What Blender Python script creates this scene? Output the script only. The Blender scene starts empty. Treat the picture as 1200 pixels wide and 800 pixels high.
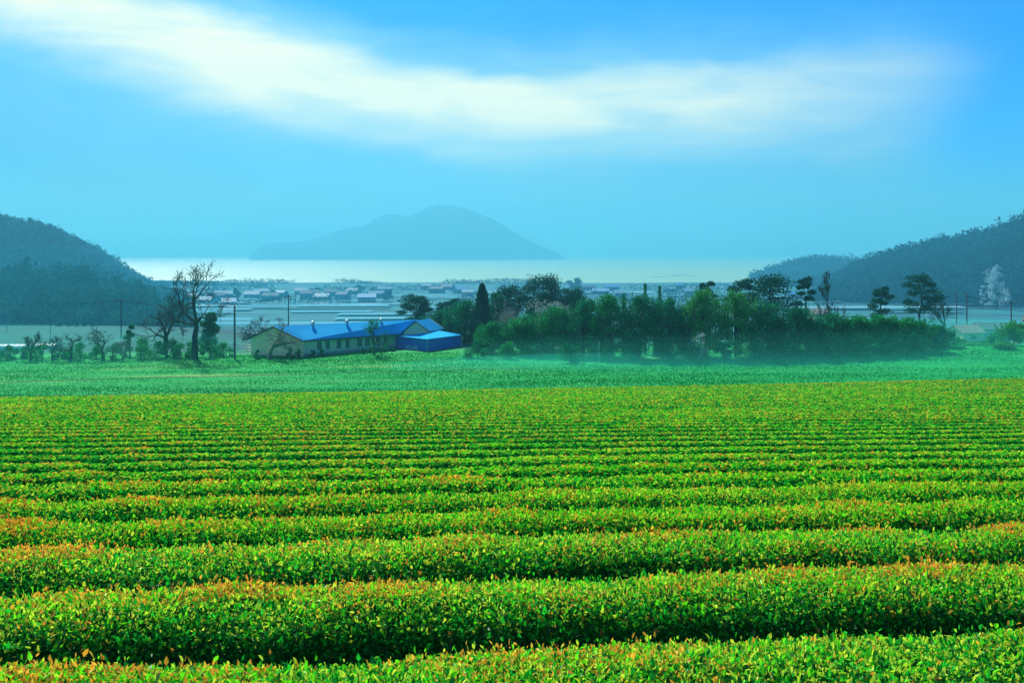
import bpy, math, random
import numpy as np
from mathutils import Vector

scene = bpy.context.scene
COL = scene.collection
F = 1050.0            # focal length in photo pixels (photo 1200 px wide)
HOR = 297.0           # horizon row of the photo
CZ = 38.0             # eye height above the sea

# ------------------------------------------------------------------ camera
cd = bpy.data.cameras.new('camera')
cam = bpy.data.objects.new('camera', cd)
COL.objects.link(cam)
cam.location = (0, 0, CZ)
cam.rotation_euler = (math.radians(90), 0, 0)
cd.sensor_width = 36.0
cd.lens = 36.0 * F / 1200.0
cd.shift_y = -(400.0 - HOR) / 1200.0
cd.clip_start = 0.1
cd.clip_end = 40000.0
scene.camera = cam

# ------------------------------------------------------------------ light and exposure
SUN_EL, SUN_AZ = 42.0, -24.0          # azimuth from +Y towards +X
SUN_POWER = 5.0
SKY_STRENGTH = 0.088
EXPOSURE = 0.86
scene.view_settings.view_transform = 'Standard'
scene.view_settings.look = 'None'
scene.view_settings.exposure = EXPOSURE
scene.view_settings.gamma = 1.0
scene.view_settings.use_curve_mapping = False
sd = Vector((math.sin(math.radians(SUN_AZ)) * math.cos(math.radians(SUN_EL)),
             math.cos(math.radians(SUN_AZ)) * math.cos(math.radians(SUN_EL)),
             math.sin(math.radians(SUN_EL))))
sl = bpy.data.lights.new('sun', 'SUN')
sl.energy = SUN_POWER
sl.angle = math.radians(3.0)
sl.color = (1.0, 0.95, 0.82)
so = bpy.data.objects.new('sun', sl)
COL.objects.link(so)
so.rotation_euler = sd.to_track_quat('Z', 'Y').to_euler()
so.location = (0, 0, 200)
cy = scene.cycles if hasattr(scene, 'cycles') else None
if cy:
    cy.max_bounces = 6
    cy.diffuse_bounces = 3
    cy.transmission_bounces = 4
    cy.transparent_max_bounces = 16
    cy.volume_bounces = 1
    cy.use_denoising = True
    cy.caustics_reflective = False
    cy.caustics_refractive = False

world = bpy.data.worlds.new('World')
scene.world = world
world.use_nodes = True


class NT:
    def __init__(s, tree):
        s.t = tree
        s.n = tree.nodes
        s.l = tree.links

    def new(s, typ, **kw):
        n = s.n.new(typ)
        for k, v in kw.items():
            setattr(n, k, v)
        return n

    def put(s, sock, v):
        if isinstance(v, bpy.types.NodeSocket):
            s.l.new(v, sock)
        else:
            sock.default_value = v

    def math(s, op, a, b=0.0, c=0.0, clamp=False):
        n = s.new('ShaderNodeMath', operation=op, use_clamp=clamp)
        s.put(n.inputs[0], a)
        s.put(n.inputs[1], b)
        s.put(n.inputs[2], c)
        return n.outputs[0]

    def mix(s, f, a, b, blend='MIX'):
        n = s.new('ShaderNodeMix', data_type='RGBA', blend_type=blend)
        s.put(n.inputs[0], f)
        s.put(n.inputs[6], a if isinstance(a, bpy.types.NodeSocket) else (*a, 1.0))
        s.put(n.inputs[7], b if isinstance(b, bpy.types.NodeSocket) else (*b, 1.0))
        return n.outputs[2]

    def noise(s, vec, scale, detail=4.0, rough=0.55, dist=0.0, out=0):
        n = s.new('ShaderNodeTexNoise')
        if vec is not None:
            s.l.new(vec, n.inputs['Vector'])
        n.inputs['Scale'].default_value = scale
        n.inputs['Detail'].default_value = detail
        n.inputs['Roughness'].default_value = rough
        n.inputs['Distortion'].default_value = dist
        return n.outputs[out]

    def ramp(s, f, stops, interp='LINEAR'):
        n = s.new('ShaderNodeValToRGB')
        n.color_ramp.interpolation = interp
        e = n.color_ramp.elements
        while len(e) > 1:
            e.remove(e[-1])
        e[0].position = stops[0][0]
        e[0].color = (*stops[0][1], 1.0)
        for p, c in stops[1:]:
            x = e.new(p)
            x.color = (*c, 1.0)
        s.put(n.inputs[0], f)
        return n.outputs[0]

    def smooth(s, v, lo, hi, to0=0.0, to1=1.0):
        n = s.new('ShaderNodeMapRange', interpolation_type='SMOOTHSTEP', clamp=True)
        s.put(n.inputs[0], v)
        n.inputs[1].default_value = lo
        n.inputs[2].default_value = hi
        n.inputs[3].default_value = to0
        n.inputs[4].default_value = to1
        return n.outputs[0]


def build_world():
    w = NT(world.node_tree)
    w.n.clear()
    out = w.new('ShaderNodeOutputWorld')
    bg = w.new('ShaderNodeBackground')
    w.l.new(bg.outputs[0], out.inputs[0])
    sky = w.new('ShaderNodeTexSky', sky_type='NISHITA')
    sky.sun_disc = False
    sky.sun_elevation = math.radians(SUN_EL)
    sky.sun_rotation = math.radians(SUN_AZ)
    sky.air_density = 1.0
    sky.dust_density = 0.6
    sky.ozone_density = 3.0
    tc = w.new('ShaderNodeTexCoord')
    sep = w.new('ShaderNodeSeparateXYZ')
    w.l.new(tc.outputs['Generated'], sep.inputs[0])
    az = w.math('ARCTAN2', sep.outputs[0], sep.outputs[1])          # radians, 0 = +Y
    el = w.math('ARCSINE', sep.outputs[2])
    # clear air: a saturated azure multiplied into the physical sky
    base = w.mix(1.0, sky.outputs[0], (0.0, 0.46, 1.08), 'MULTIPLY')
    # veil of thin cloud, in directions of the sky
    comb = w.new('ShaderNodeCombineXYZ')
    w.put(comb.inputs[0], w.math('MULTIPLY', az, 1.0))
    w.put(comb.inputs[1], w.math('MULTIPLY', el, 3.2))
    v = comb.outputs[0]
    n1 = w.noise(v, 2.2, 3.0, 0.5, 0.3)
    n2 = w.noise(v, 6.0, 4.0, 0.55, 0.5)
    wob = w.math('ADD', w.math('MULTIPLY', w.math('SUBTRACT', n1, 0.5), 0.10), w.math('MULTIPLY', w.math('SUBTRACT', n2, 0.5), 0.05))
    # centre line of the bright streak
    fc = w.new('ShaderNodeFloatCurve')
    cu = fc.mapping.curves[0]
    pts = [(-1.0, .35), (-0.6, .30), (-0.52, .262), (-0.38, .232), (-0.19, .192), (-0.07, .180), (0.05, .178), (0.23, .172), (0.37, .168), (0.55, .15), (1.0, .12)]
    cu.points[0].location = ((pts[0][0] + 1) / 2, pts[0][1])
    cu.points[1].location = ((pts[-1][0] + 1) / 2, pts[-1][1])
    for p in pts[1:-1]:
        cu.points.new((p[0] + 1) / 2, p[1])
    fc.mapping.update()
    w.put(fc.inputs[1], w.math('MULTIPLY_ADD', az, 0.5, 0.5, clamp=True))
    dv = w.math('SUBTRACT', w.math('ADD', el, wob), fc.outputs[0])
    # upper side of the streak fades fast, lower side slowly
    up = w.smooth(dv, 0.0, 0.038, 1.0, 0.0)
    dn = w.smooth(dv, -0.095, 0.0, 0.0, 1.0)
    streak = w.math('MULTIPLY', up, dn)
    fade_r = w.smooth(az, -0.05, 0.50, 1.0, 0.0)
    soft = w.smooth(n2, 0.25, 0.75, 0.75, 1.1)
    streak = w.math('MULTIPLY', w.math('MULTIPLY', streak, soft), w.math('MULTIPLY_ADD', fade_r, 0.75, 0.25), clamp=True)
    # thin veil everywhere below the streak and at the left, opening to clear blue at the right
    clear_r = w.smooth(w.math('ADD', az, w.math('MULTIPLY', wob, 1.2)), 0.37, 0.49, 1.0, 0.0)
    clear_t = w.smooth(w.math('SUBTRACT', el, fc.outputs[0]), 0.02, 0.09, 1.0, 0.32)
    left_t = w.smooth(az, -0.50, -0.22, 1.0, 0.0)
    clear_t = w.math('MAXIMUM', clear_t, w.math('MULTIPLY', left_t, 0.8))
    low = w.smooth(el, 0.0, 0.14, 1.0, 0.62)
    n3 = w.smooth(n1, 0.30, 0.70, 0.55, 1.15)
    veil = w.math('MULTIPLY', w.math('MULTIPLY', clear_t, low), w.math('MULTIPLY', n3, w.math('MULTIPLY_ADD', clear_r, 1.0, 0.0)), clamp=True)
    back = w.smooth(sep.outputs[1], -0.3, 0.2, 0.85, 1.0)
    veil = w.math('MULTIPLY', veil, back)
    veilc = w.mix(w.smooth(el, 0.0, 0.17, 1.0, 0.0), (.62, 2.45, 4.6), (1.15, 2.95, 3.6))
    c1 = w.mix(veil, base, veilc)
    streak = w.math('MULTIPLY', streak, clear_r)
    dv2 = w.math('SUBTRACT', w.math('ADD', el, w.math('MULTIPLY', wob, 1.3)), fc.outputs[0])
    glow = w.math('MULTIPLY', w.smooth(dv2, 0.0, 0.085, 1.0, 0.0), w.smooth(dv2, -0.17, 0.0, 0.0, 1.0))
    glow = w.math('MULTIPLY', w.math('MULTIPLY', glow, clear_r), w.math('MULTIPLY_ADD', fade_r, 0.62, 0.22))
    c1 = w.mix(glow, c1, (3.0, 5.6, 5.6))
    mp = w.new('ShaderNodeMapping')
    w.l.new(v, mp.inputs[0])
    mp.inputs['Scale'].default_value = (1.0, 2.2, 1.0)
    mp.inputs['Rotation'].default_value = (0, 0, math.radians(14))
    wisp = w.smooth(w.noise(mp.outputs[0], 3.0, 7.0, 0.62, 1.4), 0.26, 0.66, 0.72, 1.3)
    c2 = w.mix(w.math('MULTIPLY', streak, wisp, clamp=True), c1, (8.2, 8.0, 5.6))
    w.put(bg.inputs[0], c2)
    bg.inputs[1].default_value = SKY_STRENGTH


build_world()

# ------------------------------------------------------------------ materials
MATS = {}


def principled(name, color=None, rough=0.7, spec=0.4, bump=0.0, bscale=8.0, vary=0.0, vscale=3.0, attr=False, translucent=0.0, metal=0.0, haveobj=True):
    if name in MATS:
        return MATS[name]
    m = bpy.data.materials.new(name)
    m.use_nodes = True
    t = NT(m.node_tree)
    t.n.clear()
    out = t.new('ShaderNodeOutputMaterial')
    p = t.new('ShaderNodeBsdfPrincipled')
    p.inputs['Roughness'].default_value = rough
    p.inputs['Specular IOR Level'].default_value = spec
    p.inputs['Metallic'].default_value = metal
    tc = t.new('ShaderNodeTexCoord')
    if attr:
        a = t.new('ShaderNodeAttribute', attribute_name='tint')
        csock = a.outputs['Color']
    else:
        rgb = t.new('ShaderNodeRGB')
        rgb.outputs[0].default_value = (*color, 1.0)
        csock = rgb.outputs[0]
    if vary > 0:
        nz = t.noise(tc.outputs['Object'], vscale, 5.0, 0.6)
        k = t.math('MULTIPLY_ADD', nz, 2 * vary, 1.0 - vary)
        cc = t.new('ShaderNodeCombineColor')
        for i in range(3):
            t.put(cc.inputs[i], k)
        csock = t.mix(1.0, csock, cc.outputs[0], 'MULTIPLY')
    t.put(p.inputs['Base Color'], csock)
    if bump > 0:
        b = t.new('ShaderNodeBump')
        b.inputs['Strength'].default_value = 1.0
        b.inputs['Distance'].default_value = bump
        t.put(b.inputs['Height'], t.noise(tc.outputs['Object'], bscale, 5.0, 0.6))
        t.l.new(b.outputs[0], p.inputs['Normal'])
    if translucent > 0:
        tr = t.new('ShaderNodeBsdfTranslucent')
        t.put(tr.inputs[0], csock)
        mx = t.new('ShaderNodeMixShader')
        mx.inputs[0].default_value = translucent
        t.l.new(p.outputs[0], mx.inputs[1])
        t.l.new(tr.outputs[0], mx.inputs[2])
        t.l.new(mx.outputs[0], out.inputs[0])
    else:
        t.l.new(p.outputs[0], out.inputs[0])
    MATS[name] = m
    return m


M_LEAF = principled('tea_leaf', attr=True, rough=0.45, spec=0.2, translucent=0.40)
M_LEAF2 = principled('tea_leaf_matt', attr=True, rough=0.9, spec=0.0, translucent=0.34)
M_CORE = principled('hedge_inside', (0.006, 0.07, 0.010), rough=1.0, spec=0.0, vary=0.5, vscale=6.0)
M_STEM = principled('tea_stem', (0.10, 0.075, 0.045), rough=0.9)
M_FOL = principled('foliage', attr=True, rough=0.9, spec=0.04, translucent=0.22)
M_BARK = principled('bark', (0.03, 0.07, 0.06), rough=0.95, spec=0.1, vary=0.4, vscale=2.0)
M_PALEBARK = principled('pale_bark', (0.20, 0.22, 0.18), rough=0.95, spec=0.1, vary=0.3)
M_WALL = principled('cream_render', (0.86, 0.74, 0.46), rough=0.9, vary=0.12, vscale=1.2, bump=0.01)
M_BLUEROOF = principled('blue_roof_sheet', (0.0, 0.36, 0.66), rough=0.9, spec=0.05, vary=0.15, vscale=0.7)
M_BLUEWALL = principled('blue_wall_sheet', (0.0, 0.17, 0.60), rough=0.6, vary=0.15, vscale=1.0)
M_TRIM = principled('dark_trim', (0.04, 0.08, 0.10), rough=0.7)
M_WHITE = principled('white_paint', (0.75, 0.78, 0.75), rough=0.6, vary=0.08)
M_GLASS = principled('window_glass', (0.01, 0.10, 0.07), rough=0.12, spec=0.6)
M_METAL = principled('galvanised', (0.45, 0.5, 0.52), rough=0.4, metal=0.6)
M_CONC = principled('concrete', (0.34, 0.35, 0.32), rough=0.9, vary=0.2)
M_POLE = principled('weathered_pole', (0.09, 0.10, 0.10), rough=0.9, vary=0.3)
M_VINYL = principled('vinyl_film', (0.36, 0.56, 0.56), rough=0.35, vary=0.08)
M_GREYROOF = principled('grey_roof', (0.07, 0.15, 0.16), rough=0.8, vary=0.25)
M_TANROOF = principled('tan_roof', (0.24, 0.30, 0.24), rough=0.8, vary=0.2)
M_WIRE = principled('wire', (0.05, 0.06, 0.06), rough=0.6)


# ------------------------------------------------------------------ mesh helpers
class Acc:
    """Collects polygons of any size with a tint per vertex; links them as one mesh object."""

    def __init__(s):
        s.v, s.f, s.c, s.m, s.n = [], [], [], [], 0

    def add(s, verts, faces, col=(0.5, 0.5, 0.5), mat=0):
        verts = np.asarray(verts, float).reshape(-1, 3)
        faces = np.asarray(faces, np.int64)
        s.v.append(verts)
        s.f.append(faces + s.n)
        c = np.asarray(col, float)
        if c.ndim == 1:
            c = np.tile(c[:3], (len(verts), 1))
        s.c.append(c)
        s.m.append(np.full(len(faces), mat, np.int32))
        s.n += len(verts)

    def build(s, name, mats, parent=None, smooth=False, tint=True):
        me = bpy.data.meshes.new(name)
        V = np.concatenate(s.v)
        nl = sum(f.size for f in s.f)
        nf = sum(len(f) for f in s.f)
        me.vertices.add(len(V))
        me.vertices.foreach_set('co', V.astype(np.float32).ravel())
        me.loops.add(nl)
        me.loops.foreach_set('vertex_index', np.concatenate([f.ravel() for f in s.f]).astype(np.int32))
        me.polygons.add(nf)
        sizes = np.concatenate([np.full(len(f), f.shape[1], np.int64) for f in s.f])
        st = np.concatenate([[0], np.cumsum(sizes)[:-1]])
        me.polygons.foreach_set('loop_start', st.astype(np.int32))
        if not isinstance(mats, (list, tuple)):
            mats = [mats]
        for m in mats:
            me.materials.append(m)
        if len(mats) > 1:
            me.polygons.foreach_set('material_index', np.concatenate(s.m))
        me.update(calc_edges=True)
        me.polygons.foreach_set('use_smooth', np.full(nf, smooth))
        if tint:
            a = me.color_attributes.new('tint', 'FLOAT_COLOR', 'POINT')
            C = np.concatenate(s.c)
            a.data.foreach_set('color', np.hstack([C, np.ones((len(C), 1))]).astype(np.float32).ravel())
        o = bpy.data.objects.new(name, me)
        COL.objects.link(o)
        if parent is not None:
            o.parent = parent
        return o


def norm(a):
    return a / np.maximum(np.linalg.norm(a, axis=-1, keepdims=True), 1e-9)


def add_leaves(acc, P, T, N, L, W, C, mat=0, rich=True):
    """P base, T tip direction, N rough normal, L length, W width, C colour (n,3)."""
    n = len(P)
    T = norm(T)
    S = norm(np.cross(N, T))
    U = np.cross(T, S)
    L = np.broadcast_to(np.asarray(L, float), (n,))[:, None]
    W = np.broadcast_to(np.asarray(W, float), (n,))[:, None]
    if rich:
        v = np.empty((n, 6, 3))
        v[:, 0] = P
        v[:, 1] = P + T * L * .35 + S * W * .5 + U * W * .16
        v[:, 2] = P + T * L * .75 + S * W * .34 + U * W * .10
        v[:, 3] = P + T * L - U * L * .10
        v[:, 4] = P + T * L * .75 - S * W * .34 + U * W * .10
        v[:, 5] = P + T * L * .35 - S * W * .5 + U * W * .16
        b = np.arange(n)[:, None] * 6
        f = np.concatenate([b + np.array([0, 1, 2, 3]), b + np.array([0, 3, 4, 5])])
        k = 6
    else:
        v = np.empty((n, 4, 3))
        v[:, 0] = P
        v[:, 1] = P + T * L * .5 + S * W * .5
        v[:, 2] = P + T * L
        v[:, 3] = P + T * L * .5 - S * W * .5
        f = np.arange(n)[:, None] * 4 + np.array([0, 1, 2, 3])
        k = 4
    acc.add(v.reshape(-1, 3), f, np.repeat(C, k, axis=0), mat)


def add_tubes(acc, segs, sides=5, col=(.1, .1, .1), mat=0):
    """segs: list of (p0, p1, r0, r1)"""
    if not segs:
        return
    P0 = np.array([s[0] for s in segs], float)
    P1 = np.array([s[1] for s in segs], float)
    R0 = np.array([s[2] for s in segs], float)
    R1 = np.array([s[3] for s in segs], float)
    d = norm(P1 - P0)
    ref = np.where(np.abs(d[:, 2:3]) > .9, np.array([[1., 0, 0]]), np.array([[0, 0, 1.]]))
    a = norm(np.cross(d, ref))
    b = np.cross(d, a)
    th = np.arange(sides) * 2 * math.pi / sides
    ring = a[:, None] * np.cos(th)[None, :, None] + b[:, None] * np.sin(th)[None, :, None]
    v = np.concatenate([P0[:, None] + ring * R0[:, None, None], P1[:, None] + ring * R1[:, None, None]], axis=1)
    n = len(segs)
    q = []
    for i in range(sides):
        j = (i + 1) % sides
        q.append([i, j, sides + j, sides + i])
    base = (np.arange(n) * 2 * sides)[:, None]
    f = (base[:, :, None] + np.array(q)[None]).reshape(-1, 4)
    acc.add(v.reshape(-1, 3), f, col, mat)
    cap = base + np.arange(sides, 2 * sides)[None]
    acc.add(v.reshape(-1, 3), cap, col, mat)


def add_box(acc, c, s, rz=0.0, mat=0, col=(.5, .5, .5)):
    x, y, z = s[0] / 2, s[1] / 2, s[2] / 2
    v = np.array([[i, j, k] for i in (-x, x) for j in (-y, y) for k in (-z, z)], float)
    cs, sn = math.cos(rz), math.sin(rz)
    v = np.stack([v[:, 0] * cs - v[:, 1] * sn, v[:, 0] * sn + v[:, 1] * cs, v[:, 2]], 1) + np.array(c, float)
    f = [[0, 1, 3, 2], [4, 6, 7, 5], [0, 4, 5, 1], [2, 3, 7, 6], [0, 2, 6, 4], [1, 5, 7, 3]]
    acc.add(v, f, col, mat)


def add_slab(acc, quad, down, mat=0):
    """A quad (4 points, counter-clockwise from above) given thickness along vector down."""
    q = np.array(quad, float)
    d = np.array(down, float)
    v = np.concatenate([q, q + d])
    f = [[0, 1, 2, 3], [7, 6, 5, 4], [0, 4, 5, 1], [1, 5, 6, 2], [2, 6, 7, 3], [3, 7, 4, 0]]
    acc.add(v, f, (.5, .5, .5), mat)


def tag(o, label=None, cat=None, group=None, kind=None):
    if label:
        o['label'] = label
    if cat:
        o['category'] = cat
    if group:
        o['group'] = group
    if kind:
        o['kind'] = kind
    return o


def empty(name, loc, rz=0.0):
    o = bpy.data.objects.new(name, None)
    COL.objects.link(o)
    o.location = loc
    o.rotation_euler = (0, 0, rz)
    return o


def at(px, d, z=None, py=None):
    x = (px - 600.0) / F * d
    if py is not None:
        z = CZ - (py - HOR) / F * d
    return np.array([x, d, z if z is not None else ground(x, d)])


class Wave:
    """Smooth band-limited noise from random sines."""

    def __init__(s, seed, dim, lo, hi, n=24):
        r = np.random.default_rng(seed)
        k = norm(r.normal(size=(n, dim)))
        s.k = k * np.exp(r.uniform(math.log(lo), math.log(hi), (n, 1)))
        s.p = r.uniform(0, 6.28, n)
        s.n = n

    def __call__(s, *c):
        a = np.stack(np.broadcast_arrays(*[np.asarray(x, float) for x in c]), -1)
        return np.sin(a @ s.k.T + s.p).sum(-1) * math.sqrt(2.0 / s.n) * 0.7


def sstep(x, a, b):
    t = np.clip((np.asarray(x, float) - a) / (b - a), 0, 1)
    return t * t * (3 - 2 * t)


# ------------------------------------------------------------------ terrain
W_G = Wave(5, 2, .02, .12)
W_P = Wave(6, 2, .01, .05)
TEA_END = 104.5


def hedge_top(x, y):
    return CZ - 1.56 - .136 * y + .017 * x * np.clip(y / 105.0, 0, 1.1) ** 2


def ground(x, y):
    x = np.asarray(x, float)
    y = np.asarray(y, float)
    tea = hedge_top(x, np.minimum(y, 108)) - .78
    tea = np.where(y < 1.5, tea * 0 + CZ - 1.56 - .78 - .136 * 1.5 + .004 * np.clip(1.5 - y, 0, 40), tea)
    tilt = .017 * np.clip(x, -70, 70)
    val = 20.75 + tilt * .8 + .10 * W_G(x, y)
    val = val + 1.5 * np.exp(-(((x - 78) / 26.0) ** 2 + ((y - 142) / 9.0) ** 2))
    # the land falls to the coastal plain
    side = sstep(-x, 55, 130)
    far = 176 + 8 * side
    k = sstep(y, far, far + 230 + 60 * side)
    plain = 2.6 - 1.6 * sstep(y, 500, 1150) + .25 * W_P(x, y)
    shore = sstep(y, 1140 + 22 * W_P(x * .6, 3.0), 1215)
    plain = plain * (1 - shore) - 3.0 * shore
    val = val * (1 - k) + plain * k
    b = sstep(y - .123 * x, TEA_END - 1.0, TEA_END + 4.0)
    return tea * (1 - b) + val * b


def ground_material():
    m = bpy.data.materials.new('land')
    m.use_nodes = True
    t = NT(m.node_tree)
    t.n.clear()
    out = t.new('ShaderNodeOutputMaterial')
    p = t.new('ShaderNodeBsdfPrincipled')
    t.l.new(p.outputs[0], out.inputs[0])
    p.inputs['Roughness'].default_value = .95
    p.inputs['Specular IOR Level'].default_value = .1
    g = t.new('ShaderNodeNewGeometry')
    pos = g.outputs['Position']
    sp = t.new('ShaderNodeSeparateXYZ')
    t.l.new(pos, sp.inputs[0])
    X, Y = sp.outputs[0], sp.outputs[1]
    skew = t.math('SUBTRACT', Y, t.math('MULTIPLY', X, .123))
    # soil under the tea
    soil = t.ramp(t.noise(pos, 3.0, 5), [(.3, (.02, .05, .012)), (.7, (.07, .09, .03))])
    # the young crop field
    mp = t.new('ShaderNodeMapping')
    t.l.new(pos, mp.inputs[0])
    mp.inputs['Scale'].default_value = (.25, 1.6, 1)
    crop = t.ramp(t.noise(mp.outputs[0], .55, 6, .65), [(.28, (.003, .20, .04)), (.5, (.006, .31, .06)), (.74, (.015, .42, .08))])
    dry = t.smooth(t.noise(mp.outputs[0], .16, 5, .6), .50, .72)
    bandy = t.math('MULTIPLY', t.smooth(skew, 128, 136), t.smooth(skew, 146, 158, 1, 0))
    crop = t.mix(t.math('MULTIPLY', dry, t.math('MULTIPLY_ADD', bandy, .55, .15)), crop, (.20, .38, .10))
    # plough line
    ln = t.math('ABSOLUTE', t.math('SUBTRACT', t.math('ADD', skew, t.math('MULTIPLY', t.math('SINE', t.math('MULTIPLY', X, .2)), -.5)), 135.8))
    lnm = t.math('MULTIPLY', t.smooth(ln, .25, .65, .9, 0), t.smooth(X, -2, 10, 1, 0))
    crop = t.mix(lnm, crop, (.008, .06, .02))
    # coastal plain: long field strips
    mp2 = t.new('ShaderNodeMapping')
    t.l.new(pos, mp2.inputs[0])
    mp2.inputs['Rotation'].default_value = (0, 0, math.radians(6))
    br = t.new('ShaderNodeTexBrick')
    t.l.new(mp2.outputs[0], br.inputs['Vector'])
    br.inputs['Scale'].default_value = 1.0
    br.inputs['Brick Width'].default_value = 74
    br.inputs['Row Height'].default_value = 19
    br.inputs['Mortar Size'].default_value = 1.3
    br.inputs['Mortar Smooth'].default_value = .2
    br.inputs['Bias'].default_value = 0.0
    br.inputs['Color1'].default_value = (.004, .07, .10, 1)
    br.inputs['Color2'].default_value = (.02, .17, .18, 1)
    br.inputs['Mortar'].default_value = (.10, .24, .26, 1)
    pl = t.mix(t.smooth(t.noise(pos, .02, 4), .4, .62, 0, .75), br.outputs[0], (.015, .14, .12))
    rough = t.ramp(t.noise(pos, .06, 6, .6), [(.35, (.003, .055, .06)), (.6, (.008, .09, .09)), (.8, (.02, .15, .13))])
    b0 = t.smooth(skew, TEA_END - .2, TEA_END + .5)
    b1 = t.smooth(Y, 158, 170)
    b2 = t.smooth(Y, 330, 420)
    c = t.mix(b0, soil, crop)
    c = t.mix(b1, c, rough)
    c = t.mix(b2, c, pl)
    t.put(p.inputs['Base Color'], c)
    bp = t.new('ShaderNodeBump')
    bp.inputs['Distance'].default_value = .12
    t.put(bp.inputs['Height'], t.noise(pos, 3.5, 6, .7))
    t.l.new(bp.outputs[0], p.inputs['Normal'])
    return m


def make_ground():
    ys = np.concatenate([np.linspace(-60, 0, 13)[:-1], np.linspace(0, 104, 70)[:-1], np.linspace(104, 200, 90)[:-1],
                         np.linspace(200, 560, 90)[:-1], np.linspace(560, 1300, 80)])
    u = np.linspace(-1, 1, 221)
    xs = np.sinh(u * 4.0) / math.sinh(4.0) * 1500
    X, Y = np.meshgrid(xs, ys)
    Z = ground(X, Y)
    ny, nx = X.shape
    i = np.arange(ny - 1)[:, None] * nx + np.arange(nx - 1)[None]
    f = np.stack([i, i + 1, i + nx + 1, i + nx], -1).reshape(-1, 4)
    a = Acc()
    a.add(np.stack([X, Y, Z], -1).reshape(-1, 3), f)
    tag(a.build('ground', ground_material(), smooth=True, tint=False), kind='structure')


def make_sea():
    m = bpy.data.materials.new('sea_water')
    m.use_nodes = True
    t = NT(m.node_tree)
    p = t.n['Principled BSDF']
    p.inputs['Base Color'].default_value = (.25, .42, .14, 1)
    p.inputs['Roughness'].default_value = .35
    p.inputs['Specular IOR Level'].default_value = .45
    g = t.new('ShaderNodeNewGeometry')
    mp = t.new('ShaderNodeMapping')
    t.l.new(g.outputs['Position'], mp.inputs[0])
    mp.inputs['Scale'].default_value = (.02, .07, 1)
    b = t.new('ShaderNodeBump')
    b.inputs['Distance'].default_value = 1.2
    t.put(b.inputs['Height'], t.noise(mp.outputs[0], 1.0, 5, .6))
    t.l.new(b.outputs[0], p.inputs['Normal'])
    a = Acc()
    a.add([[-9000, 1100, 0], [9000, 1100, 0], [9000, 12800, 0], [-9000, 12800, 0]], [[0, 1, 2, 3]])
    tag(a.build('sea', m, tint=False), kind='structure')
    # low mud banks off the shore
    a = Acc()
    rng = np.random.default_rng(3)
    for px, py, w in [(772, 324.5, 10), (790, 323, 14), (803, 322.5, 12), (813, 323, 6)]:
        d = CZ * F / (py - HOR)
        c = at(px, d, 0)
        n = 20
        th = np.arange(n) * 2 * math.pi / n
        rx, ry = w / F * d * .5, 9.0
        k = 1 + .2 * rng.normal(size=n)
        v = np.stack([c[0] + rx * np.cos(th) * k, c[1] + ry * np.sin(th) * k, np.full(n, .25)], 1)
        vv = np.vstack([v, v * [1, 1, 0] + [0, 0, -.4], [[c[0], c[1], .9]]])
        f3 = [[i, (i + 1) % n, 2 * n] for i in range(n)]
        f4 = [[n + i, n + (i + 1) % n, (i + 1) % n, i] for i in range(n)]
        a.add(vv, f4)
        a.f.append(np.array(f3) + a.n - len(vv))
        a.m.append(np.zeros(n, np.int32))
    tag(a.build('mudflat', principled('mud', (.05, .12, .14), rough=.8), tint=False), kind='structure')


make_ground()
make_sea()


# ------------------------------------------------------------------ hills
def hill_height_fn(pts, back):
    """pts: (px, py, d) ridge silhouette. Returns functions of world x: ridge y, ridge z."""
    P = np.array([at(a, c, py=b) for a, b, c in pts])
    return P


def make_hill(name, pts, base, front, back, mat, seed, rough=1.0, nu=160, nv=36):
    P = hill_height_fn([(a_, b_ + (6 if mat is M_HILL and c_ > 500 else 0), c_) for a_, b_, c_ in pts], back)
    s = np.concatenate([[0], np.cumsum(np.linalg.norm(np.diff(P[:, :2], axis=0), axis=1))])
    t = np.linspace(0, s[-1], nu)
    RX, RY, RZ = (np.interp(t, s, P[:, i]) for i in range(3))
    v = np.linspace(-1, 1, nv)
    prof = np.where(v < 0, 1 - (-v) ** 1.25, 1 - v ** 1.6)
    off = np.where(v < 0, v * front, v * back)
    X = RX[:, None] * (1 + off[None] / RY[:, None])
    Y = RY[:, None] + off[None]
    wv = Wave(seed, 2, 3.0 / front, 14.0 / front)
    jag = Wave(seed + 100, 1, 2 * math.pi / (s[-1] / 8), 2 * math.pi / (s[-1] / 60), 40)
    RZ = RZ + jag(t[:, None][:, 0]) * (RZ - base) * .012 * rough
    H = (RZ[:, None] - base)
    Z = base + H * prof[None] + wv(X, Y) * rough * H * .11 * (1 - np.abs(v))[None] * (np.abs(v) > .02)[None]
    i = np.arange(nu - 1)[:, None] * nv + np.arange(nv - 1)[None]
    f = np.stack([i, i + nv, i + nv + 1, i + 1], -1).reshape(-1, 4)
    a = Acc()
    a.add(np.stack([X, Y, Z], -1).reshape(-1, 3), f)
    o = a.build(name, mat, smooth=True, tint=False)
    tag(o, kind='structure')
    return X, Y, Z


M_HILL = principled('hill_undergrowth', (.003, .05, .05), rough=1.0, spec=0, vary=.5, vscale=.05)
M_FAR = principled('far_wooded_slope', (.02, .10, .20), rough=1.0, spec=0, vary=.35, vscale=.004)

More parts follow.
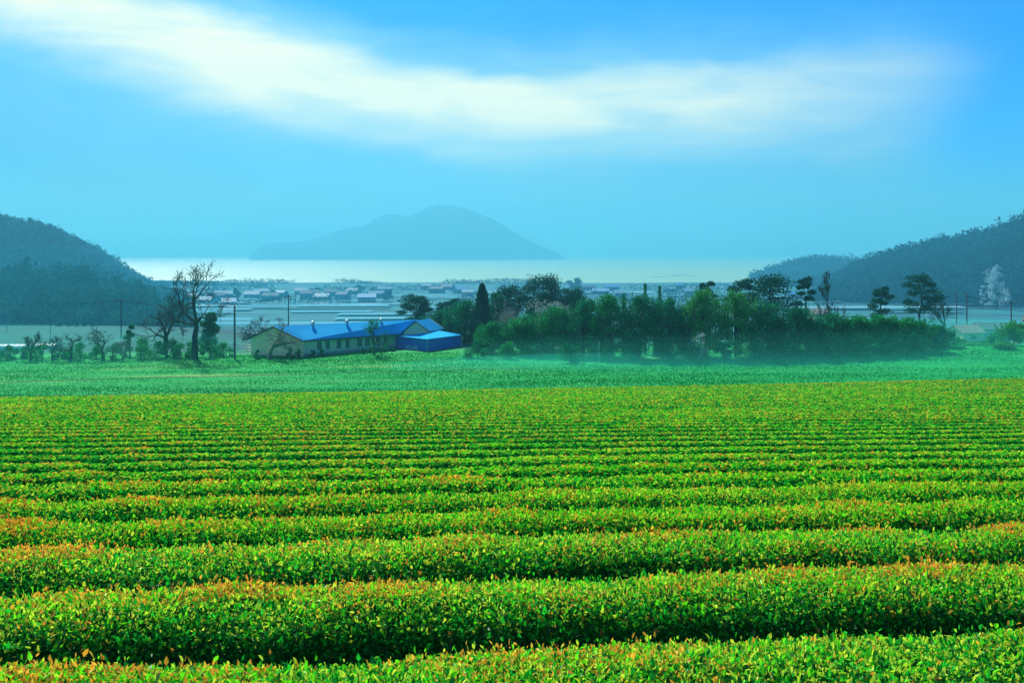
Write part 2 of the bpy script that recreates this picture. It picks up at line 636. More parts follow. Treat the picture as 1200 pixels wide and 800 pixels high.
isl = [(292, 300.5, 6000), (303, 291, 6000), (312, 285, 6000), (333, 282, 6000), (360, 280.5, 6000), (383, 277, 6000), (408, 269, 6000), (430, 262, 6000), (450, 255, 6000),
       (466, 254, 6000), (479, 255.5, 6000), (495, 247, 6000), (512, 243.7, 6000), (528, 246, 6000), (546, 248.5, 6000), (575, 259, 6000), (597, 269, 6000),
       (617, 278, 6000), (640, 290, 6000), (652, 295, 6000), (662, 301.5, 6000)]
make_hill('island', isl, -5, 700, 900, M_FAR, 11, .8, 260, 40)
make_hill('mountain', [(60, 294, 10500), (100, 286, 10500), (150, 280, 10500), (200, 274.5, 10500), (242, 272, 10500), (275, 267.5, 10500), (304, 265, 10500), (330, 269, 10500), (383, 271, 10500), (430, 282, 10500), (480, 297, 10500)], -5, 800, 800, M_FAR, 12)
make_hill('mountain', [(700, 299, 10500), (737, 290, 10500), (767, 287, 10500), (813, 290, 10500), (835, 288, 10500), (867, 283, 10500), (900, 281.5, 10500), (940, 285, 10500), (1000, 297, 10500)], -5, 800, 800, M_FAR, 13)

# ------------------------------------------------------------------ foliage palettes
PAL = {
    'pine': [(.004, .075, .050), (.006, .10, .060), (.010, .13, .065), (.003, .045, .04)],
    'green': [(.010, .27, .07), (.02, .36, .08), (.006, .16, .06), (.05, .46, .09)],
    'bright': [(.04, .30, .05), (.07, .40, .07), (.02, .20, .05), (.12, .48, .09)],
    'dark': [(.006, .17, .075), (.010, .24, .09), (.02, .33, .10), (.004, .09, .055)],
    'blossom': [(.42, .50, .48), (.55, .60, .56), (.22, .36, .34), (.06, .20, .14)],
    'bud': [(.10, .20, .14), (.06, .14, .10), (.18, .28, .2)],
    'hill': [(.002, .055, .060), (.003, .075, .075), (.006, .10, .09), (.001, .040, .05)],
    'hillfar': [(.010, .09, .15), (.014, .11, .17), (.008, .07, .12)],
    'palehill': [(.38, .55, .58), (.52, .66, .66), (.22, .40, .44)],
}


def tints(rng, pal, n):
    p = np.array(PAL[pal])
    w = np.array([.3, .3, .25, .15][:len(p)])
    c = p[rng.choice(len(p), n, p=w / w.sum())]
    return c * rng.uniform(.75, 1.3, (n, 1))


def blob(acc, rng, c, r, n, size, pal, up=.3, shell=2.4, rich=False, aspect=.6):
    d = norm(rng.normal(size=(n, 3)))
    rad = rng.uniform(0, 1, n) ** (1.0 / shell)
    lump = 1 + .25 * np.sin(d[:, 0] * 5 + c[0]) * np.sin(d[:, 1] * 6 + c[1]) + .15 * np.sin(d[:, 2] * 9)
    P = np.array(c) + d * np.array(r) * (rad * lump)[:, None]
    T = norm(rng.normal(size=(n, 3)) + d * .8 + np.array([0, 0, up]))
    N = rng.normal(size=(n, 3)) + np.array([0, 0, .6])
    L = size * rng.uniform(.6, 1.35, n)
    add_leaves(acc, P, T, N, L, L * aspect, tints(rng, pal, n), rich=rich)


# ------------------------------------------------------------------ wooded hills (stuff: nobody could count the trees)
def make_wood(name, surf, seed, n, h, w, pal, size, per, lo=0.0, hi=1.0, ridge_extra=0):
    X, Y, Z = surf
    rng = np.random.default_rng(seed)
    nu, nv = X.shape
    half = nv // 2
    a = Acc()
    cnt = n + ridge_extra
    iu = rng.uniform(0, nu - 1.001, cnt)
    iv = rng.uniform(lo, hi, cnt) * half
    iv[n:] = half + rng.uniform(-1.2, .5, ridge_extra)
    a0 = iu.astype(int)
    b0 = np.clip(iv.astype(int), 0, nv - 2)
    fu, fv = iu - a0, iv - b0

    def interp(G):
        return (G[a0, b0] * (1 - fu) * (1 - fv) + G[a0 + 1, b0] * fu * (1 - fv) + G[a0, b0 + 1] * (1 - fu) * fv + G[a0 + 1, b0 + 1] * fu * fv)
    C = np.stack([interp(X), interp(Y), interp(Z)], 1)
    hh = h * rng.uniform(.55, 1.25, cnt)
    hh[n:] *= rng.uniform(.7, 1.35, ridge_extra)
    ww = w * rng.uniform(.6, 1.3, cnt)
    base_t = tints(rng, pal, cnt)
    k = per
    rep = np.repeat(np.arange(cnt), k)
    d = norm(rng.normal(size=(len(rep), 3)))
    rad = rng.uniform(0, 1, len(rep)) ** .45
    P = C[rep] + np.stack([d[:, 0] * ww[rep] * .5, d[:, 1] * ww[rep] * .5, hh[rep] * (.62 + .40 * d[:, 2])], 1) * np.stack([rad, rad, np.ones_like(rad)], 1)
    T = norm(rng.normal(size=P.shape) + [0, 0, .5])
    N = rng.normal(size=P.shape)
    L = size * rng.uniform(.6, 1.4, len(P))
    add_leaves(a, P, T, N, L, L * .65, base_t[rep] * rng.uniform(.7, 1.3, (len(P), 1)), rich=False)
    trunks = [(C[i], C[i] + [0, 0, hh[i] * .7], w * .03, w * .012) for i in range(cnt)]
    add_tubes(a, trunks, 3, (.004, .05, .05))
    return tag(a.build(name, M_FOL, smooth=False), kind='stuff')


hl = make_hill('hill', [(-260, 238, 980), (-120, 240, 950), (-40, 249, 930), (0, 258, 920), (30, 264, 910), (60, 272, 900), (90, 285, 890), (120, 300, 880), (150, 320, 870), (175, 334, 860), (215, 346, 850)], 3, 330, 300, M_HILL, 21)
make_wood('hill_woodland', hl, 31, 2600, 9, 9, 'hill', 2.1, 34, .0, 1.0, 240)
hn = make_hill('hill', [(-200, 318, 390), (-60, 325, 390), (0, 331, 385), (50, 333, 380), (100, 337, 380), (140, 343, 380), (175, 358, 375), (200, 372, 370), (225, 382, 365)], 6, 75, 120, M_HILL, 22)
hr = make_hill('hill', [(950, 352, 900), (975, 330, 890), (1000, 312, 880), (1030, 304, 870), (1060, 296, 860), (1100, 287, 850), (1140, 277, 840), (1170, 268, 830), (1200, 260, 830), (1260, 244, 820), (1400, 225, 820)], 2, 240, 300, M_HILL, 23)
make_wood('hill_woodland', hr, 33, 2800, 9, 9, 'hill', 2.1, 34, .0, 1.0, 260)
hf = make_hill('hill', [(880, 330, 1500), (905, 315, 1500), (930, 306, 1500), (955, 302, 1500), (972, 300, 1500), (990, 303, 1500), (1010, 306, 1500), (1060, 312, 1500)], 1, 200, 250, M_HILL, 24)
make_wood('hill_woodland', hf, 34, 900, 12, 12, 'hill', 3.2, 26, .0, 1.0, 120)
h2 = make_hill('hill', [(900, 352, 1080), (920, 340, 1080), (940, 331, 1080), (962, 326, 1080), (985, 327, 1080), (1010, 335, 1080), (1040, 345, 1080)], 1, 120, 150, M_HILL, 25)
make_wood('hill_woodland', h2, 35, 420, 9, 9, 'hill', 2.3, 26, .0, 1.0, 60)
h3 = make_hill('hill', [(130, 350, 1050), (165, 336, 1050), (200, 332, 1050), (235, 334, 1050), (270, 338, 1050), (320, 341, 1050)], 1, 50, 90, M_HILL, 26)
make_wood('hill_woodland', h3, 36, 420, 7, 9, 'hill', 2.3, 22, .3, 1.0, 60)


# ------------------------------------------------------------------ trees
def grow(segs, tips, p, d, ln, r, depth, rng, spread, kink=.22, upb=.12, minr=.016):
    n = 3
    q = np.array(p, float)
    d = np.array(d, float)
    r1 = max(r * .68, minr)
    for i in range(n):
        d = norm(d + rng.normal(size=3) * kink + np.array([0, 0, upb * .5]))
        q2 = q + d * ln / n
        ra = r + (r1 - r) * i / n
        rb = r + (r1 - r) * (i + 1) / n
        segs.append((q, q2, ra, rb))
        if depth > 0 and i >= 1 and rng.random() < .75:
            sd_ = norm(d + rng.normal(size=3) * spread * 1.2)
            grow(segs, tips, q2, sd_, ln * .62, rb * .55, depth - 1 if depth > 1 else 0, rng, spread, kink, upb, minr)
        q = q2
    if depth > 0:
        for _ in range(2 if rng.random() < .6 else 3):
            nd = norm(d + rng.normal(size=3) * spread + np.array([0, 0, upb]))
            grow(segs, tips, q, nd, ln * rng.uniform(.62, .85), r1 * .75, depth - 1, rng, spread, kink, upb, minr)
    else:
        tips.append(q)


def bare_tree(name, label, px, top, d, width, seed, depth=4, buds=0, budpal='bud', lean=(0, 0), bark=None, spread=.62, budsize=.12, cat='tree', group=None, trunkfrac=.26, upb=.12):
    rng = np.random.default_rng(seed)
    base = at(px, d)
    topz = CZ - (top - HOR) / F * d
    h = max(topz - base[2], 1.0)
    segs, tips = [], []
    grow(segs, tips, (0, 0, 0), (lean[0], lean[1], 1), trunkfrac, .028, depth, rng, spread, .16, upb, .0012)
    tp = np.array([s[1] for s in segs])
    sx = width / F * d / max(np.ptp(tp[:, 0]), .01)
    sz = h / tp[:, 2].max()
    off = -0.0
    sc = np.array([sx, (sx + sz) / 2, sz])
    minr = .022 if h < 10 else .030
    S = [(s[0] * sc, s[1] * sc, max(s[2] * (sx + sz) / 2, minr), max(s[3] * (sx + sz) / 2, minr)) for s in segs]
    root = empty(name, tuple(base - [0, 0, .15]))
    tag(root, label, cat, group)
    a = Acc()
    add_tubes(a, S, 5, (.05, .06, .05))
    a.build('trunk', bark or M_BARK, root, smooth=True)
    if buds:
        a = Acc()
        T = np.array(tips) * sc
        k = rng.integers(0, len(T), buds)
        P = T[k] + rng.normal(size=(buds, 3)) * .28
        L = budsize * rng.uniform(.6, 1.4, buds)
        add_leaves(a, P, rng.normal(size=(buds, 3)), rng.normal(size=(buds, 3)), L, L * .6, tints(rng, budpal, buds), rich=False)
        a.build('crown', M_FOL, root)
    return root


def pine_tree(label, px, top, d, width, seed, crown=.5, flat=.30, pal='pine', group='pines of the tree belt', pads=16, lean=0.0, n=330):
    rng = np.random.default_rng(seed)
    base = at(px, d)
    h = CZ - (top - HOR) / F * d - base[2]
    R = width / F * d * .5
    root = empty('pine_tree', tuple(base - [0, 0, .15]))
    tag(root, label, 'pine tree', group)
    segs = []
    q = np.zeros(3)
    pts = [q]
    for i in range(7):
        q = q + np.array([rng.normal() * .06 * h * .3 + lean * h / 7, rng.normal() * .02 * h, h * .92 / 7])
        pts.append(q)
    r0 = .02 * h + .05
    for i in range(7):
        segs.append((pts[i], pts[i + 1], r0 * (1 - i / 8.5), r0 * (1 - (i + 1) / 8.5)))
    a = Acc()
    tops = []
    for k in range(pads):
        f = 1 - crown * (k / (pads - 1)) ** 1.1
        i = min(int(f * 6.99), 6)
        o = pts[i] + (pts[i + 1] - pts[i]) * (f * 7 - i)
        th = k * 2.4 + rng.uniform(-.5, .5)
        prof = math.sin(min(1.0, (1 - f) / crown * .8 + .22) * math.pi * .62)
        rr = R * prof * rng.uniform(.55, 1.0)
        c = o + np.array([math.cos(th) * rr * .72, math.sin(th) * rr * .72, rng.uniform(-.2, .5)])
        segs.append((o, (o + c) / 2 + [0, 0, .15], .035 + .008 * h * .5, .04))
        segs.append(((o + c) / 2 + [0, 0, .15], c, .05, .025))
        pr = R * rng.uniform(.20, .40)
        tops.append((c, pr))
        blob(a, rng, c, (pr, pr, pr * flat * .8 + .15), int(n * .72), .32, pal, up=.9, shell=2.2)
    b = Acc()
    add_tubes(b, segs, 6, (.05, .05, .04))
    b.build('trunk', M_BARK, root, smooth=True)
    a.build('crown', M_FOL, root)
    return root


def cone_tree(name, label, px, top, d, width, seed, n=5200, pal='dark', size=.34, low=.08, ragged=.25, cat='conifer', group=None, tiers=0):
    rng = np.random.default_rng(seed)
    base = at(px, d)
    h = CZ - (top - HOR) / F * d - base[2]
    R = width / F * d * .5
    root = empty(name, tuple(base - [0, 0, .15]))
    tag(root, label, cat, group)
    b = Acc()
    segs = [((0, 0, 0), (0, 0, h * .97), .018 * h + .04, .02)]
    a = Acc()
    t = low + (1 - low) * rng.uniform(0, 1, n) ** .8
    th = rng.uniform(0, 6.283, n)
    prof = (1 - t) ** .75
    if tiers:
        ph = (t * tiers) % 1.0
        prof = prof * (.35 + .65 * (1 - ph))
    bump_ = 1 + ragged * np.sin(th * 3 + t * 17) * np.sin(t * 31 + th)
    rad = R * prof * bump_ * rng.uniform(0, 1, n) ** .5
    P = np.stack([np.cos(th) * rad, np.sin(th) * rad, t * h - rad * .12], 1)
    T = norm(np.stack([np.cos(th), np.sin(th), np.full(n, .25)], 1) + rng.normal(size=(n, 3)) * .55)
    L = size * rng.uniform(.6, 1.4, n)
    add_leaves(a, P, T, rng.normal(size=(n, 3)), L, L * .5, tints(rng, pal, n), rich=False)
    for k in range(24):
        tt = low + (1 - low) * (k + .5) / 24
        an = k * 2.4
        rr = R * (1 - tt) ** .75 * .85
        segs.append(((0, 0, tt * h), (math.cos(an) * rr, math.sin(an) * rr, tt * h - rr * .05), .05, .02))
    add_tubes(b, segs, 5, (.05, .05, .04))
    b.build('trunk', M_BARK, root, smooth=True)
    a.build('crown', M_FOL, root)
    return root


def broad_tree(name, label, px, top, d, width, seed, pal='green', blobs=16, per=330, size=.34, cat='tree', group=None, skirt=.12, plume=0.0, bark=None, basey=None):
    rng = np.random.default_rng(seed)
    base = at(px, d)
    h = CZ - (top - HOR) / F * d - base[2]
    R = width / F * d * .5
    root = empty(name, tuple(base - [0, 0, .15]))
    tag(root, label, cat, group)
    a, b = Acc(), Acc()
    segs = [((0, 0, 0), (0, 0, h * .45), .02 * h + .05, .014 * h + .03)]
    for k in range(blobs):
        t = skirt + (.99 - skirt) * ((k + rng.uniform(0, 1)) / blobs)
        wv_ = math.sin(math.pi * min(1, .22 + .72 * t)) ** .7
        th = rng.uniform(0, 6.283)
        rr = R * wv_ * rng.uniform(.15, .8)
        c = np.array([math.cos(th) * rr, math.sin(th) * rr * .8, t * h])
        br = R * rng.uniform(.16, .42) * (.7 + .3 * wv_) * (.85 if plume else 1.0)
        br = min(br, h * .28)
        c[2] = min(c[2], h - br * .45)
        blob(a, rng, c, (br, br, br * rng.uniform(.6, .95)), per, size, pal, up=.5 + plume)
        segs.append(((0, 0, min(h * .4, c[2] * .6)), c, .05 + .004 * h, .02))
    if plume:
        m = int(34 + R * 14)
        for k in range(m):
            x = rng.uniform(-R * .85, R * .85)
            y_ = rng.uniform(-R * .5, R * .5)
            zt = h * rng.uniform(.74, 1.10) * (1 - .25 * (abs(x) / R) ** 2)
            tip = np.array([x * 1.08, y_, zt])
            st = np.array([x * .7, y_ * .7, h * .3])
            segs.append((st, tip, .03, .015))
            nn = 60
            f = rng.uniform(.35, 1.0, nn)
            P = st + (tip - st) * f[:, None] + rng.normal(size=(nn, 3)) * (.30 * (1.15 - f))[:, None]
            T = rng.normal(size=(nn, 3)) * .6 + [0, 0, .7]
            L = size * .8 * rng.uniform(.6, 1.3, nn)
            add_leaves(a, P, T, rng.normal(size=(nn, 3)), L, L * .4, tints(rng, pal, nn), rich=False)
    add_tubes(b, segs, 5, (.05, .05, .04))
    b.build('trunk', bark or M_BARK, root, smooth=True)
    a.build('crown', M_FOL, root)
    return root


# --- the wooded knoll at the left edge: pines one can tell apart
LK = 'pines on the left knoll'
rk = random.Random(4)
knoll_names = ['leftmost pine on the dark left knoll', 'second pine from the left on the dark knoll', 'third pine from the left on the dark knoll', 'tall flat-topped pine on the left knoll',
               'bushy pine on the knoll just left of its middle', 'pine at the middle of the left knoll', 'spiky pine just right of the knoll middle', 'two-headed pine right of the knoll middle',
               'dark pine above the crossarm power pole', 'small pine right of the crossarm power pole', 'pine on the falling right end of the knoll', 'rightmost small pine on the left knoll, nearest the big bare tree']
for i, (px, top, w) in enumerate([(2, 306, 30), (18, 309, 24), (33, 303, 30), (50, 304, 34), (68, 312, 28), (84, 309, 22), (97, 307, 20), (113, 313, 26), (131, 317, 30), (146, 324, 24), (160, 324, 14), (172, 338, 22)]):
    pine_tree(knoll_names[i], px, top, 372 + (i % 3) * 8, w * 1.15, 60 + i, crown=.62, flat=.5, group=LK, pads=12, n=150)
make_wood('knoll_woodland', hn, 41, 420, 7.5, 6.5, 'pine', .95, 95, .1, 1.0, 60)

# --- tree belt behind the house and along the field
pine_tree('flat-topped spreading pine just right of the blue roof', 487, 345, 182, 54, 101, crown=.42, flat=.28, pads=20)
pine_tree('flat dark umbrella pine left of the pointed cedar', 526, 351, 184, 50, 102, crown=.40, flat=.22, pads=18)
cone_tree('cedar_tree', 'dense pointed dark cedar right of the umbrella pines', 565, 332, 172, 36, 103, n=7800, pal='pine', size=.36, ragged=.3)
pine_tree('ragged dark pine between the cedar and the tallest pine', 593, 332, 176, 52, 104, crown=.62, flat=.55, pads=20, n=300)
pine_tree('tallest broad dark pine standing behind the grey blossom tree', 630, 322, 178, 78, 105, crown=.50, flat=.50, pads=30, n=330)
pine_tree('leaning dark pine with drooping boughs right of the blossom tree', 666, 336, 174, 56, 106, crown=.55, flat=.5, pads=20, n=300, lean=.02)
bare_tree('blossom_tree', 'grey-pink blossoming tree in front of the tall dark firs', 624, 350, 160, 66, 107, depth=4, buds=5200, budpal='blossom', budsize=.2, spread=.7, cat='blossom tree')
bare_tree('bare_tree', 'thin pale leafless tree between cedar and blossom tree', 590, 352, 158, 36, 108, depth=4, buds=900, budpal='blossom', bark=M_PALEBARK)
BG = 'leafy trees along the far edge of the field'
belt = [
    ('broad_tree', 'dark leafy tree filling the gap between cedar and ragged pine', 583, 350, 180, 46, 'dark', 0),
    ('broad_tree', 'dark leafy tree below the tallest broad pine', 640, 352, 182, 50, 'dark', 0),
    ('broad_tree', 'dark leafy tree below the leaning pine with drooping boughs', 672, 350, 178, 40, 'dark', 0),
    ('broad_tree', 'dark leafy tree below the first umbrella pine, behind the annex', 488, 378, 180, 44, 'dark', 0),
    ('broad_tree', 'dark leafy tree between the two umbrella pines and the annex', 516, 371, 178, 46, 'dark', 0),
    ('broad_tree', 'dark leafy tree just left of the pointed cedar', 545, 358, 174, 46, 'dark', 0),
    ('broad_tree', 'low rounded green bush below the pointed cedar', 578, 384, 156, 40, 'green', 0),
    ('broad_tree', 'rounded green tree at the foot of the blossom tree', 612, 377, 153, 46, 'green', 0),
    ('broad_tree', 'mid green tree right below the blossom tree', 648, 366, 151, 50, 'green', .3),
    ('broad_tree', 'broad green tree below the leaning pine', 684, 357, 149, 50, 'dark', .3),
    ('bamboo_clump', 'feathery bamboo clump left of the slender young conifers', 716, 352, 147, 50, 'green', 1),
    ('bamboo_clump', 'bamboo clump around the two slender young conifers', 750, 352, 145, 52, 'dark', 1),
    ('broad_tree', 'dark leafy tree right of the slender conifers', 783, 356, 144, 44, 'dark', .3),
    ('broad_tree', 'bright green round tree below the leftmost belt pine', 826, 346, 144, 48, 'bright', .2),
    ('broad_tree', 'dark tree in the dip left of the bright round tree', 803, 366, 146, 36, 'dark', .2),
    ('broad_tree', 'bright green tree left of the big umbrella pine', 862, 348, 143, 52, 'bright', .2),
    ('broad_tree', 'dark leafy tree under the big umbrella pine', 900, 362, 142, 52, 'dark', .2),
    ('broad_tree', 'dark leafy tree right of the big umbrella pine', 936, 366, 141, 46, 'dark', .2),
    ('broad_tree', 'dark bushy tree at the foot of the tall leafless tree', 972, 374, 141, 46, 'dark', .2),
    ('bamboo_clump', 'low bamboo clump right of the tall leafless tree', 1004, 377, 141, 46, 'green', 1),
    ('bamboo_clump', 'low bright bamboo clump below the smaller right pine', 1036, 376, 141, 46, 'green', 1),
    ('bamboo_clump', 'low bamboo clump below the larger right pine', 1068, 379, 142, 44, 'green', 1),
    ('broad_tree', 'dark shrub at the right end of the bamboo hedge', 1096, 388, 144, 34, 'dark', .3),
]
for i, (nm, lb, px, top, d, w, pal, pl) in enumerate(belt):
    nm = 'leafy_tree' if nm == 'broad_tree' else nm
    broad_tree(nm, lb, px, top - 5, d, w * 1.3, 200 + i, pal=pal, blobs=40, per=230, size=.30, plume=max(pl, .5), group=BG, skirt=.06,
               cat='bamboo' if nm == 'bamboo_clump' else 'tree')
for i, (px, top, w, lb) in enumerate([(731, 343, 13, 'short slender young conifer, leftmost of three spires'), (756, 331, 13, 'tallest slender young conifer rising over the bamboo'), (773, 335, 12, 'slender young conifer right of the tallest spire')]):
    cone_tree('young_conifer', lb, px, top, 150, w, 300 + i, n=1300, pal='dark', size=.26, ragged=.3, tiers=11, group='slender young conifers')
pine_tree('leftmost belt pine, small and tufted above bright round tree', 827, 327, 158, 36, 311, crown=.40, flat=.35, pads=12)
pine_tree('tufted pine between the leftmost and the umbrella pine', 864, 322, 156, 50, 312, crown=.45, flat=.35, pads=16)
pine_tree('big dark umbrella pine at the middle of the belt', 906, 318, 152, 76, 313, crown=.50, flat=.42, pads=24)
pine_tree('slim leaning pine just left of the tall leafless tree', 944, 321, 156, 30, 314, crown=.34, flat=.30, pads=10, lean=.03)
bare_tree('bare_tree', 'tall leafless tree with fine twigs right of the umbrella pine', 972, 315, 158, 58, 315, depth=5, buds=500, spread=.5)
pine_tree('smaller of the two free-standing pines on the right', 1037, 333, 168, 36, 316, crown=.50, flat=.42, pads=13, group='free-standing pines on the right')
pine_tree('larger of the two free-standing pines on the right', 1077, 318, 166, 56, 317, crown=.55, flat=.42, pads=18, group='free-standing pines on the right', lean=-.01)
bare_tree('bare_tree', 'leafless forked tree right of the larger free-standing pine', 1108, 344, 164, 34, 318, depth=4, buds=200, spread=.45)
# undergrowth at the foot of the belt
SH = 'shrubs at the foot of the tree belt'
rs = random.Random(9)
ordw = ['leftmost', 'second', 'third', 'fourth', 'fifth', 'sixth', 'seventh', 'eighth', 'ninth', 'tenth', 'eleventh', 'twelfth', 'thirteenth', 'fourteenth', 'fifteenth', 'sixteenth', 'seventeenth', 'eighteenth', 'nineteenth', 'twentieth']
xs_ = list(range(560, 1100, 36))
for i, px in enumerate(xs_):
    w = rs.uniform(34, 50)
    lb = ('leftmost low shrub at the foot of the tree belt' if i == 0 else 'rightmost low shrub at the foot of the tree belt' if i == len(xs_) - 1
          else f'{ordw[i]} low shrub from the left at the tree belt foot')
    broad_tree('shrub', lb, px, rs.uniform(393, 404), 141 - 2 * math.sin(i) + (8 if px < 640 else 0), w, 400 + i, pal=rs.choice(['dark', 'green', 'dark']), blobs=8, per=240, size=.27, cat='shrub', group=SH, skirt=.1)
broad_tree('shrub', 'pale leafy shrub glowing in front of the dark trees', 818, 388, 138, 36, 451, pal='blossom', blobs=10, per=40, size=.24, cat='shrub')
# right corner
RC = 'shrubs at the right end of the field'
for i, (px, top, d, w, pal, lb) in enumerate([
    (1118, 396, 150, 34, 'green', 'low green shrub just left of the small shed'),
    (1142, 403, 146, 36, 'bright', 'low pale green shrub in front of the small shed'),
    (1164, 392, 148, 34, 'green', 'green shrub right of the small shed'),
    (1188, 378, 146, 44, 'bright', 'tall bright shrub at the right edge'),
    (1205, 362, 150, 44, 'blossom', 'white flowering shrub rising at the right edge'),
    (1175, 402, 140, 30, 'bright', 'lowest bright shrub near the right edge')]):
    broad_tree('shrub', lb, px, top, d, w, 470 + i, pal=pal, blobs=12, per=240 if pal != 'blossom' else 300, size=.26, cat='shrub', group=RC, skirt=.1, plume=.4 if pal == 'bright' else 0)
# pale blossom tree on the right hill
broad_tree('blossom_tree', 'white blossom tree low on the dark right hill', 1168, 311, 572, 34, 490, pal='palehill', blobs=22, per=170, size=.7, cat='blossom tree')
broad_tree('blossom_tree', 'smaller white blossom bush at the foot of the right hill', 1152, 335, 572, 11, 491, pal='palehill', blobs=8, per=110, size=.6, cat='blossom tree')

# --- left side: the big bare tree and its neighbours
bare_tree('bare_tree', 'big gnarled leafless tree standing left of the long building', 228, 302, 153, 122, 105, depth=5, buds=900, lean=(-.05, 0), spread=.66, trunkfrac=.26, budsize=.2, budpal='bud')
bare_tree('bare_tree', 'low wide leafless tree left of the big gnarled tree', 192, 350, 162, 60, 512, depth=4, buds=300, spread=.75, trunkfrac=.2, budpal='bud')
bare_tree('bare_tree', 'leafless fan-shaped tree before the cream gable wall', 315, 374, 151, 52, 521, depth=4, buds=250, spread=.62, trunkfrac=.18, bark=M_PALEBARK)
bare_tree('bare_tree', 'small budding tree before the row of windows', 438, 372, 157, 30, 522, depth=4, buds=1500, spread=.6, budpal='dark', budsize=.2)
bare_tree('bare_tree', 'leafless tree behind the left gable, right of the dark pole', 312, 367, 170, 60, 523, depth=5, buds=200, spread=.7)
LB = 'pruned leafless trees along the left hedge'
for i, (px, top, w, lb) in enumerate([(36, 386, 30, 'leftmost pruned leafless tree in the left hedge'), (62, 392, 24, 'small pruned leafless tree, second from the left edge'),
                                       (82, 388, 34, 'wide pruned leafless tree, third from the left edge'), (121, 383, 38, 'tallest pruned leafless tree left of the round bush'), (143, 396, 22, 'short pale leafless tree below the round bush')]):
    bare_tree('bare_tree', lb, px, top, 153, w, 530 + i, depth=4, buds=60, spread=.6, trunkfrac=.2, group=LB, bark=M_PALEBARK if i == 4 else None)
broad_tree('round_bush', 'dense dome-shaped dark bush beside the crossarm pole', 152, 379, 160, 16, 540, pal='dark', blobs=10, per=260, size=.24, cat='bush', skirt=.2)
broad_tree('evergreen_tree', 'dark evergreen right behind the big gnarled tree', 246, 366, 172, 30, 541, pal='dark', blobs=26, per=240, cat='tree')
HB = 'bushes of the left hedge'
lh = [(8, 405), (28, 407), (50, 404), (72, 407), (94, 402), (113, 404), (132, 402), (165, 396), (178, 400), (196, 398), (212, 402), (228, 400), (246, 398), (262, 402)]
for i, (px, top) in enumerate(lh):
    lb = ('leftmost low bush of the left hedge' if i == 0 else 'rightmost bush of the left hedge, beside the dark pole' if i == len(lh) - 1 else f'{ordw[i]} bush from the left in the left hedge')
    broad_tree('hedge_bush', lb, px, top, 154 + (i % 2) * 2, rs.uniform(32, 44), 560 + i, pal='green' if i % 3 else 'dark', blobs=8, per=190, size=.25, cat='bush', group=HB, skirt=.1)
WB = 'low bushes along the building wall'
wl = [(300, 408), (341, 404), (350, 407), (366, 410), (378, 408), (425, 407), (437, 406), (449, 407), (462, 407)]
for i, (px, top) in enumerate(wl):
    lb = ('leftmost low bush under the gable wall' if i == 0 else 'rightmost low bush under the window wall, beside the blue annex' if i == len(wl) - 1 else f'{ordw[i]} low bush from the left against the building')
    dd = 151.5 if px < 360 else 152 + (px - 356) * .085
    broad_tree('wall_bush', lb, px, top, dd, 12, 600 + i, pal='dark', blobs=5, per=110, size=.2, cat='bush', group=WB, skirt=.1)


# ------------------------------------------------------------------ the long building
def V3(px, d, z):
    return np.array([(px - 600.0) / F * d, d, z])


def lerp(a, b, t):
    return a + (b - a) * t


